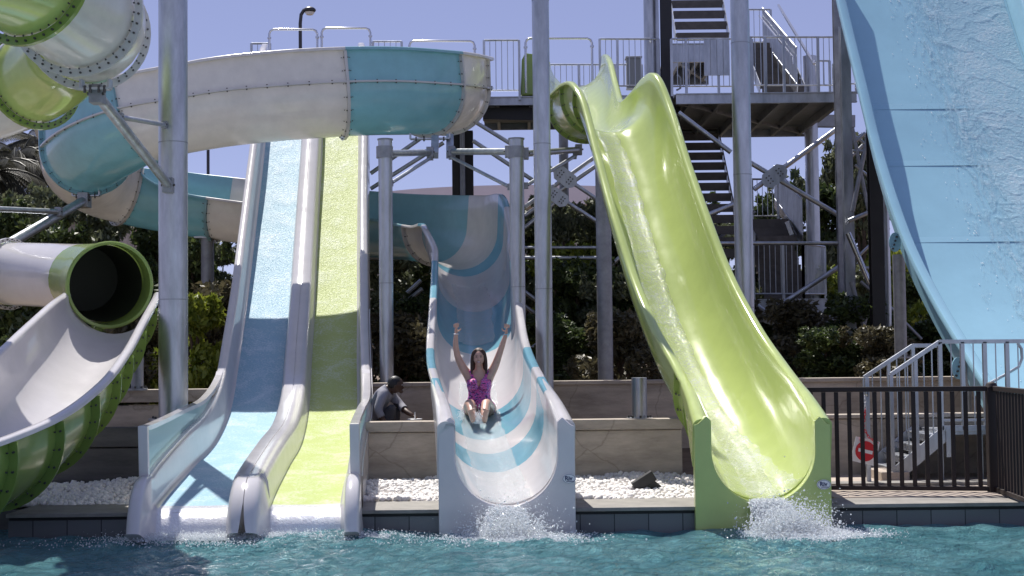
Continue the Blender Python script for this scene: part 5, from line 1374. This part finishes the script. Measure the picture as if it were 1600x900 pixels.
def cloth(body, name, parent, m, keep, off):
    """copy of the body faces where keep(point) holds, pushed outwards"""
    me = body.data.copy(); o_ = V(parent['_o']); bm = bmesh.new(); bm.from_mesh(me)
    bmesh.ops.delete(bm, geom=[f for f in bm.faces if not keep(f.calc_center_median() + o_, f.normal)], context='FACES')
    bm.normal_update()
    for v in bm.verts: v.co += v.normal * off
    bm.to_mesh(me); bm.free(); me.materials.clear(); me.materials.append(m)
    o = bpy.data.objects.new(name, me); COL.objects.link(o); o.parent = parent; o['_o'] = parent['_o']
    s_ = o.modifiers.new('thick', 'SOLIDIFY'); s_.thickness = .004; s_.offset = 1
    return o
def limb_hand(W, D, side, palm_n, L=.175, spread=1.0, curl=.15):
    """hand meshes: wrist W, pointing D, palm facing palm_n, thumb on side vector"""
    D = V(D).normalized(); N = V(palm_n).normalized(); S = D.cross(N).normalized() * side; out = []
    vs = [W - D * .01, W + D * .035, W + D * .075]; out.append(skin_mesh(vs, [(0, 1), (1, 2)], [(.022, .028), (.034, .016), (.036, .014)], 2))
    for k, (u, l_) in enumerate(((.031, .068), (.011, .078), (-.010, .073), (-.030, .058))):
        b = W + D * .070 + S * u; d = (D + S * (u * 3.2 * spread)).normalized()
        p = [b, b + d * l_ * .45 + N * curl * .01, b + d * l_ * .78 + N * curl * .035, b + d * l_ + N * curl * .06]
        out.append(skin_mesh(p, [(0, 1), (1, 2), (2, 3)], [.0095, .0088, .008, .0065], 1))
    b = W + D * .022 + S * .026; d = (D * .6 + S * .8).normalized()
    out.append(skin_mesh([b, b + d * .035 + N * .006, b + d * .06 + D * .008 + N * .01], [(0, 1), (1, 2)], [.014, .011, .008], 1))
    return out

# ---- woman on the striped slide
WX = (747 - 800) / (F / 20.0); WY = 20.0
def wp(x, y, z): return V((WX + x, WY + y, z))
wo = thing('person', 'woman in a pink patterned swimsuit sliding down with both arms raised', 'person', wp(0, -.1, .98))
zs = 0.955   # slide surface under her
ver = [wp(0, .03, zs + .13), wp(0, .06, zs + .28), wp(0, .08, zs + .42), wp(0, .08, zs + .55), wp(0, .07, zs + .63), wp(0, .05, zs + .71),
       wp(-.155, .07, zs + .60), wp(-.235, .06, zs + .73), wp(-.295, .03, zs + .87), wp(-.315, .0, zs + 1.02), wp(-.305, -.02, zs + 1.175),
       wp(.155, .07, zs + .60), wp(.225, .06, zs + .74), wp(.28, .03, zs + .89), wp(.33, .0, zs + 1.03), wp(.375, -.02, zs + 1.16),
       wp(-.105, -.02, zs + .12), wp(-.125, -.22, zs + .185), wp(-.115, -.42, zs + .235), wp(-.085, -.60, zs + .13), wp(-.065, -.80, zs + .02),
       wp(.105, -.02, zs + .12), wp(.125, -.22, zs + .185), wp(.10, -.42, zs + .235), wp(.085, -.60, zs + .13), wp(.085, -.80, zs + .02)]
rad = [(.175, .13), (.148, .11), (.155, .11), (.14, .09), (.065, .06), (.055, .055),
       .072, .060, .049, .042, .027,
       .072, .060, .049, .042, .027,
       .105, .096, .068, .060, .038,
       .105, .096, .068, .060, .038]
edg = [(0, 1), (1, 2), (2, 3), (3, 4), (4, 5), (3, 6), (6, 7), (7, 8), (8, 9), (9, 10), (3, 11), (11, 12), (12, 13), (13, 14), (14, 15),
       (0, 16), (16, 17), (17, 18), (18, 19), (19, 20), (0, 21), (21, 22), (22, 23), (23, 24), (24, 25)]
parts = [skin_mesh(ver, edg, rad, 2)]
parts.append(skin_mesh([wp(0, .08, zs + .50), wp(0, .075, zs + .60), wp(0, .055, zs + .70), wp(0, .03, zs + .79)], [(0, 1), (1, 2), (2, 3)], [(.10, .075), (.085, .07), (.056, .056), (.055, .058)], 2))
for s_ in (-1, 1): parts.append(skin_mesh([wp(s_ * .03, .075, zs + .625), wp(s_ * .10, .075, zs + .60), wp(s_ * .18, .07, zs + .62)], [(0, 1), (1, 2)], [.05, .06, .066], 2))
hc = wp(0.0, .02, zs + .835)
def headf(p, q):
    # face looks to -Y: chin narrower, brow, cheeks
    if q.z < -.2: p.x *= 1 - .30 * (-.2 - q.z) / .8; 
    if q.y < 0 and q.z < -.1: p.y *= .94
    if q.y < -.3 and abs(q.z - .12) < .12: p.y += .006
    return p
parts.append(ell(hc, (.078, .098, .118), 28, 20, fn=headf))
parts.append(ell(hc + V((0, -.098, -.018)), (.014, .02, .026)))                # nose
parts.append(ell(hc + V((0, -.085, -.088)), (.026, .022, .022)))               # chin
for s_ in (-1, 1):
    parts.append(ell(hc + V((s_ * .078, .0, -.01)), (.012, .02, .032)))        # ears
    parts.append(ell(hc + V((s_ * .038, -.076, -.035)), (.026, .022, .024)))   # cheeks
    parts.append(ell(wp(s_ * .075, -.03, zs + .47), (.078, .075, .075)))        # bust
    parts.append(ell(wp(s_ * .11, .06, zs + .13), (.125, .13, .12)))            # hips
    a_ = ver[20 if s_ < 0 else 25]
    # foot: heel down, toes up, sole towards the camera
    parts.append(skin_mesh([a_ + V((0, .0, -.01)), a_ + V((0, -.03, .0)), a_ + V((s_ * .012, -.05, .075)), a_ + V((s_ * .02, -.06, .13))], [(0, 1), (1, 2), (2, 3)], [(.034, .036), (.034, .032), (.042, .026), (.044, .016)], 2))
    for k in range(5):
        u = (-.034 + .017 * k) * (-s_); big = .013 if k == 0 else .0095
        parts.append(ell(a_ + V((s_ * .02 - u * -1 * 1.0 if False else s_ * .02 + (-s_) * (.034 - .017 * k), -.062, .150 - .006 * k)), (big, .014, .018)))
parts += limb_hand(ver[10], (.03, -.02, 1), 1, (0, -1, 0)); parts += limb_hand(ver[15], (.12, -.02, 1), -1, (0, -1, 0))
wb = place(fuse(parts, .0085, 3), 'body', wo, M['skin'])
# swimsuit: tank shape with V neckline and straps
def suit(p, n):
    x = p.x - WX; y = p.y - WY; z = p.z - zs
    if z > .66 or abs(x) > .20: return False
    if y < -.09 and z < .34: return False                       # legs
    if abs(x) > .16 and z > .44: return False
    if z < .10 and abs(x) > .02 and y < .1: return z > .06 + abs(x) * .35
    if z > .50:                                                 # straps and V neck
        front = y < .06; ax = abs(x)
        if front: return (.035 + (z - .50) * .42 + .0) < ax < (.085 + (z - .50) * .35) if z > .54 else ax > (z - .44) * .42
        return ax < .13 and z < .56 or (.07 < ax < .105)
    if z > .42: 
        if abs(x) > .165: return False
        return not (y < .02 and abs(x) < (z - .42) * .5)
    return abs(x) < .19 or z < .30
cloth(wb, 'swimsuit', wo, M['suit'], suit, .006)
# little skirt hem of the swimsuit
mb = MB(); n = 40; vs = []
for j, (zz, gx_, gy_) in enumerate(((.235, .172, .135), (.18, .195, .155), (.125, .215, .165))):
    for k in range(n):
        t = 2 * math.pi * k / n; w_ = 1 + (.035 * math.sin(t * 7) if j else 0); vs.append(wp(gx_ * w_ * math.cos(t), .035 + gy_ * w_ * math.sin(t), zs + zz + (.03 if math.sin(t) < 0 else 0)))
mb.add(vs, [(j * n + k, j * n + (k + 1) % n, (j + 1) * n + (k + 1) % n, (j + 1) * n + k) for j in range(2) for k in range(n)], M['suit']); mb.build('swimsuit_skirt', wo, 80)
# hair: wet, centre parted, hanging to the shoulders
hp = []
hp.append(ell(hc + V((0, .022, .025)), (.092, .105, .115), fn=lambda p, q: p))
for s_ in (-1, 1):
    hp.append(skin_mesh([hc + V((s_ * .03, -.03, .118)), hc + V((s_ * .075, -.035, .07)), hc + V((s_ * .092, -.01, -.02)), hc + V((s_ * .098, -.015, -.10)), hc + V((s_ * .100, -.045, -.17)), hc + V((s_ * .095, -.06, -.235))], [(0, 1), (1, 2), (2, 3), (3, 4), (4, 5)], [.02, .026, .026, .024, .020, .008], 2))
    hp.append(skin_mesh([hc + V((s_ * .06, .06, .06)), hc + V((s_ * .08, .07, -.06)), hc + V((s_ * .075, .08, -.17)), hc + V((s_ * .07, .08, -.24))], [(0, 1), (1, 2), (2, 3)], [.04, .04, .035, .015], 2))
hm = fuse(hp, .009, 2)
bm = bmesh.new(); bm.from_mesh(hm); fc_ = hc + V((0, -.07, -.028))
dl = [v for v in bm.verts if (abs(v.co.x - hc.x) < .064 and v.co.y < hc.y - .02 and v.co.z < hc.z + .060 - abs(v.co.x - hc.x) * .5 and v.co.z > hc.z - .2)]
bmesh.ops.delete(bm, geom=dl, context='VERTS'); bm.to_mesh(hm); bm.free()
place(hm, 'hair', wo, M['hair'])
for s_ in (-1, 1):
    me = ell(hc + V((s_ * .030, -.090, .012)), (.012, .006, .006), 12, 8); place(me, 'eye', wo, M['eye'])
    me = ell(hc + V((s_ * .030, -.094, .032)), (.018, .004, .0035), 10, 6); place(me, 'eyebrow', wo, M['hair'])
me = ell(hc + V((0, -.101, -.058)), (.028, .006, .012), 16, 8); mo = place(me, 'mouth', wo, M['lips'])
me = ell(hc + V((0, -.105, -.056)), (.021, .004, .0055), 14, 6); me.transform(Matrix.Translation(-V(wo['_o']))); me.materials.append(M['teeth']); o = bpy.data.objects.new('teeth', me); COL.objects.link(o); o.parent = mo; o['_o'] = wo['_o']
mb = MB(); a_ = ver[10]; mb.path([a_ + V((.029 * math.cos(t), .029 * math.sin(t), -.015)) for t in [2 * math.pi * k / 16 for k in range(17)]], .006, M['signwhite'], 6); o = mb.build('wristband', wo); o['label'] = 'thin pale wristband'
mb = MB(); a_ = ver[15]; mb.path([a_ + V((.029 * math.cos(t), .029 * math.sin(t), -.015)) for t in [2 * math.pi * k / 16 for k in range(17)]], .007, M['skyblue'], 6); o = mb.build('wristband', wo); o['label'] = 'blue-grey wristband'

# ---- man crouching in the shade behind the wall, working over a bucket
MX = X(606, 20.6, 630); MY = 20.6; mz = .42
def mp_(px, py, dy=0): p = P(px, py, MY + dy); return p
mn = thing('person', 'man in a white shirt crouching in the shade, bent over a bucket', 'person', V((MX - .1, MY, mz)))
mv = [mp_(588, 668, .1), mp_(588, 645, .1), mp_(592, 625, .05), mp_(600, 611, 0), mp_(611, 604, -.02),
      mp_(598, 618, -.16), mp_(590, 640, -.24), mp_(600, 660, -.26), mp_(612, 668, -.30),
      mp_(612, 618, .16), mp_(626, 634, .10), mp_(636, 644, -.06), mp_(646, 650, -.12),
      mp_(590, 676, -.05), mp_(614, 634, -.12), mp_(604, 680, -.10), mp_(616, 687, -.14),
      mp_(592, 676, .2), mp_(620, 640, .12), mp_(612, 682, .12), mp_(626, 688, .06)]
mr = [(.15, .14), (.145, .13), (.15, .12), (.12, .10), .05, .06, .05, .042, .03, .06, .05, .042, .03, .10, .075, .05, .045, .10, .075, .05, .045]
me_ = [(0, 1), (1, 2), (2, 3), (3, 4), (3, 5), (5, 6), (6, 7), (7, 8), (3, 9), (9, 10), (10, 11), (11, 12), (0, 13), (13, 14), (14, 15), (15, 16), (0, 17), (17, 18), (18, 19), (19, 20)]
parts = [skin_mesh(mv, me_, mr, 2)]; mh = mp_(619, 602, -.04)
hrot = Matrix.Rotation(R(28), 3, 'Y')
parts.append(ell(mh, (.095, .078, .115), rot=hrot)); parts.append(ell(mh + V((.095, 0, -.035)), (.022, .014, .02))); parts.append(ell(mh + V((.07, 0, -.09)), (.03, .026, .025)))
parts.append(ell(mh + V((-.005, -.08, -.01)), (.018, .012, .03)))
parts += limb_hand(mv[8], (.8, -.1, -.3), 1, (0, 0, -1), curl=.6); parts += limb_hand(mv[12], (.8, -.1, -.5), -1, (0, 0, -1), curl=.6)
mbod = place(fuse(parts, .011, 3), 'body', mn, M['skin_d'])
zk = mp_(600, 648).z
def near(p, idx, r_): 
    return any((p - (mv[a].lerp(mv[b], t))).length < r_ for a, b in idx for t in (0, .25, .5, .75, 1))
cloth(mbod, 'shirt', mn, M['shirt'], lambda p, n: near(p, [(0, 1), (1, 2), (2, 3), (3, 5), (5, 6), (3, 9), (9, 10)], .185) and not near(p, [(13, 14), (14, 15), (17, 18), (18, 19)], .10) and (p - mh).length > .145 and not near(p, [(7, 8), (11, 12)], .09), .012)
cloth(mbod, 'trousers', mn, M['trouser'], lambda p, n: near(p, [(13, 14), (14, 15), (17, 18), (18, 19), (0, 13), (0, 17)], .125) and not near(p, [(1, 2), (2, 3)], .13), .010)
hair = ell(mh + V((-.018, 0, .028)), (.105, .090, .105), rot=hrot); bm = bmesh.new(); bm.from_mesh(hair)
bmesh.ops.delete(bm, geom=[v for v in bm.verts if (v.co - mh).dot(V((.8, 0, -.6))) > .018 or v.co.z < mh.z - .05], context='VERTS'); bm.to_mesh(hair); bm.free(); place(hair, 'hair', mn, M['hair_d'])
me = ell(mh + V((.085, -.035, .005)), (.008, .010, .008), 10, 8); place(me, 'eye', mn, M['teeth'])
bk = thing('bucket', 'small white bucket in front of the crouching man, rim just above the wall', 'bucket', mp_(649, 668, -.25))
c = mp_(648, 655, -.25); n = 28
mb = MB(); mb.tube(c + V((0, 0, -.22)), c, .075, M['bucket'], n, .098); mb.build('shell', bk)
mb = MB(); mb.path([c + V((.10 * math.cos(2 * math.pi * k / n), .10 * math.sin(2 * math.pi * k / n), 0)) for k in range(n + 1)], .007, M['bucket'], 6); mb.build('rim', bk)
mb = MB(); mb.tube(c + V((0, 0, -.01)), c + V((.005, 0, .10)), .008, M['signwhite'], 8); tag(mb.build('stirring_stick', origin=c), 'white stick standing upright in the white bucket', 'stick')

# ================================================================== SPLASHES
def droplets(name, label, gens, n, seed, rmin=.004, rmax=.016):
    rs = np.random.RandomState(seed); bm = bmesh.new(); bmesh.ops.create_icosphere(bm, subdivisions=1, radius=1)
    bv = np.array([v.co[:] for v in bm.verts]); bf = np.array([[v.index for v in f.verts] for f in bm.faces]); bm.free(); out = []; rmin *= .4; rmax *= .5; n = int(n * 2.0)
    for k in range(n):
        g_ = gens[rs.choice(len(gens), p=[q[0] for q in gens])]; p = g_[1](rs); r_ = rmin + (rmax - rmin) * rs.uniform() ** 3
        sc_ = rs.uniform(.6, 1.9, 3); out.append(bv * r_ * sc_ * (1 + rs.uniform(-.2, .2, (len(bv), 1))) + p)
    Vv = np.concatenate(out); m_ = len(bv); Ff = (bf[None] + (np.arange(n) * m_)[:, None, None]).reshape(-1, 3)
    me = bpy.data.meshes.new(name); me.from_pydata(Vv.tolist(), [], Ff.tolist()); me.materials.append(M['foam']); me.polygons.foreach_set('use_smooth', [True] * len(me.polygons))
    o = bpy.data.objects.new(name, me); COL.objects.link(o); tag(o, label, 'splash', kind='stuff'); return o
def N3(rs, c, s): return np.array(c) + rs.normal(size=3) * np.array(s)
def fall(x0, x1, z0, y0, reach, drift=0):
    def f(rs):
        t = rs.uniform(); x = rs.uniform(x0, x1); return np.array([x + (x - (x0 + x1) / 2) * t * .25 + drift * t + rs.normal() * .02, y0 - reach * t + rs.normal() * .03, z0 * (1 - t ** 1.7) + rs.normal() * .02 + .02])
    return f
def ring(cx, cy, sx, sy, hz_):
    def f(rs):
        return np.array([cx + rs.normal() * sx, cy + rs.normal() * sy, abs(rs.normal()) * hz_ * rs.uniform() + .005])
    return f
e1 = S1.a[-1][0]; e2 = S2.a[-1][0]
def sheet(parent, xc, w0, w1, z0, y0, reach, drift, seed):
    nu, nv = 60, 34; vs = []
    for j in range(nv + 1):
        t = j / nv
        for k in range(nu + 1):
            u = k / nu - .5; ww = w0 + (w1 - w0) * t; a = .055 * t ** .6
            x = xc + u * ww + drift * t + a * noise.noise(V((u * 9, t * 3, seed))); y = y0 - reach * t - a * 1.6 * abs(noise.noise(V((u * 14, t * 4, seed + 5)))) - .03 * math.cos(u * 3)
            z = z0 + .012 - (z0 + .05) * t ** 1.6 + a * noise.noise(V((u * 12, t * 7, seed + 2)))
            vs.append((x, y, z))
    fs = [(j * (nu + 1) + k, j * (nu + 1) + k + 1, (j + 1) * (nu + 1) + k + 1, (j + 1) * (nu + 1) + k) for j in range(nv) for k in range(nu) if noise.noise(V((k * .22, j * .16, seed + 20))) * (j / nv) < .14]
    mb = MB(); mb.add(vs, fs, M['film_fall']); return mb.build('falling_water', parent, 80)
M['film_fall'] = film_mat('falling_water', (0.85, 0.88, 0.9), 0.75)
sheet(fl, e1 + .0, .40, .52, .205, 15.27, .26, .0, 1); sheet(gs, e2 + .02, .40, .55, .27, 15.27, .34, .06, 2)
droplets('splash', 'white splash where the striped slide drops its water into the pool', [(.5, fall(e1 - .15, e1 + .17, .20, 15.22, .22)), (.3, ring(e1 + .02, 14.85, .19, .13, .17)), (.2, ring(e1 + .1, 14.7, .34, .22, .02))], 20000, 1)
droplets('splash', 'larger white splash spreading right below the lime slide exit', [(.38, fall(e2 - .14, e2 + .18, .26, 15.22, .30, .06)), (.30, ring(e2 + .20, 14.8, .19, .13, .18)), (.32, ring(e2 + .42, 14.7, .26, .18, .03))], 34000, 2)
droplets('splash', 'low line of foam where the two racer lanes enter the pool', [(.45, ring(-3.1, 14.95, .42, .08, .04)), (.45, ring(-2.0, 14.95, .38, .08, .035)), (.1, ring(-2.6, 14.7, 1.1, .22, .015))], 14000, 3, .004, .013)
droplets('splash', 'fine spray of water around the legs of the sliding woman', [(.6, lambda rs: np.array([WX + rs.normal() * .03, WY - .75 + rs.normal() * .08, zs - .02 + abs(rs.normal()) * .07])), (.4, lambda rs: np.array([WX - .2 - abs(rs.normal()) * .04, WY - .2 + rs.normal() * .2, zs + .02 + abs(rs.normal()) * .06]))], 1400, 4, .003, .011)
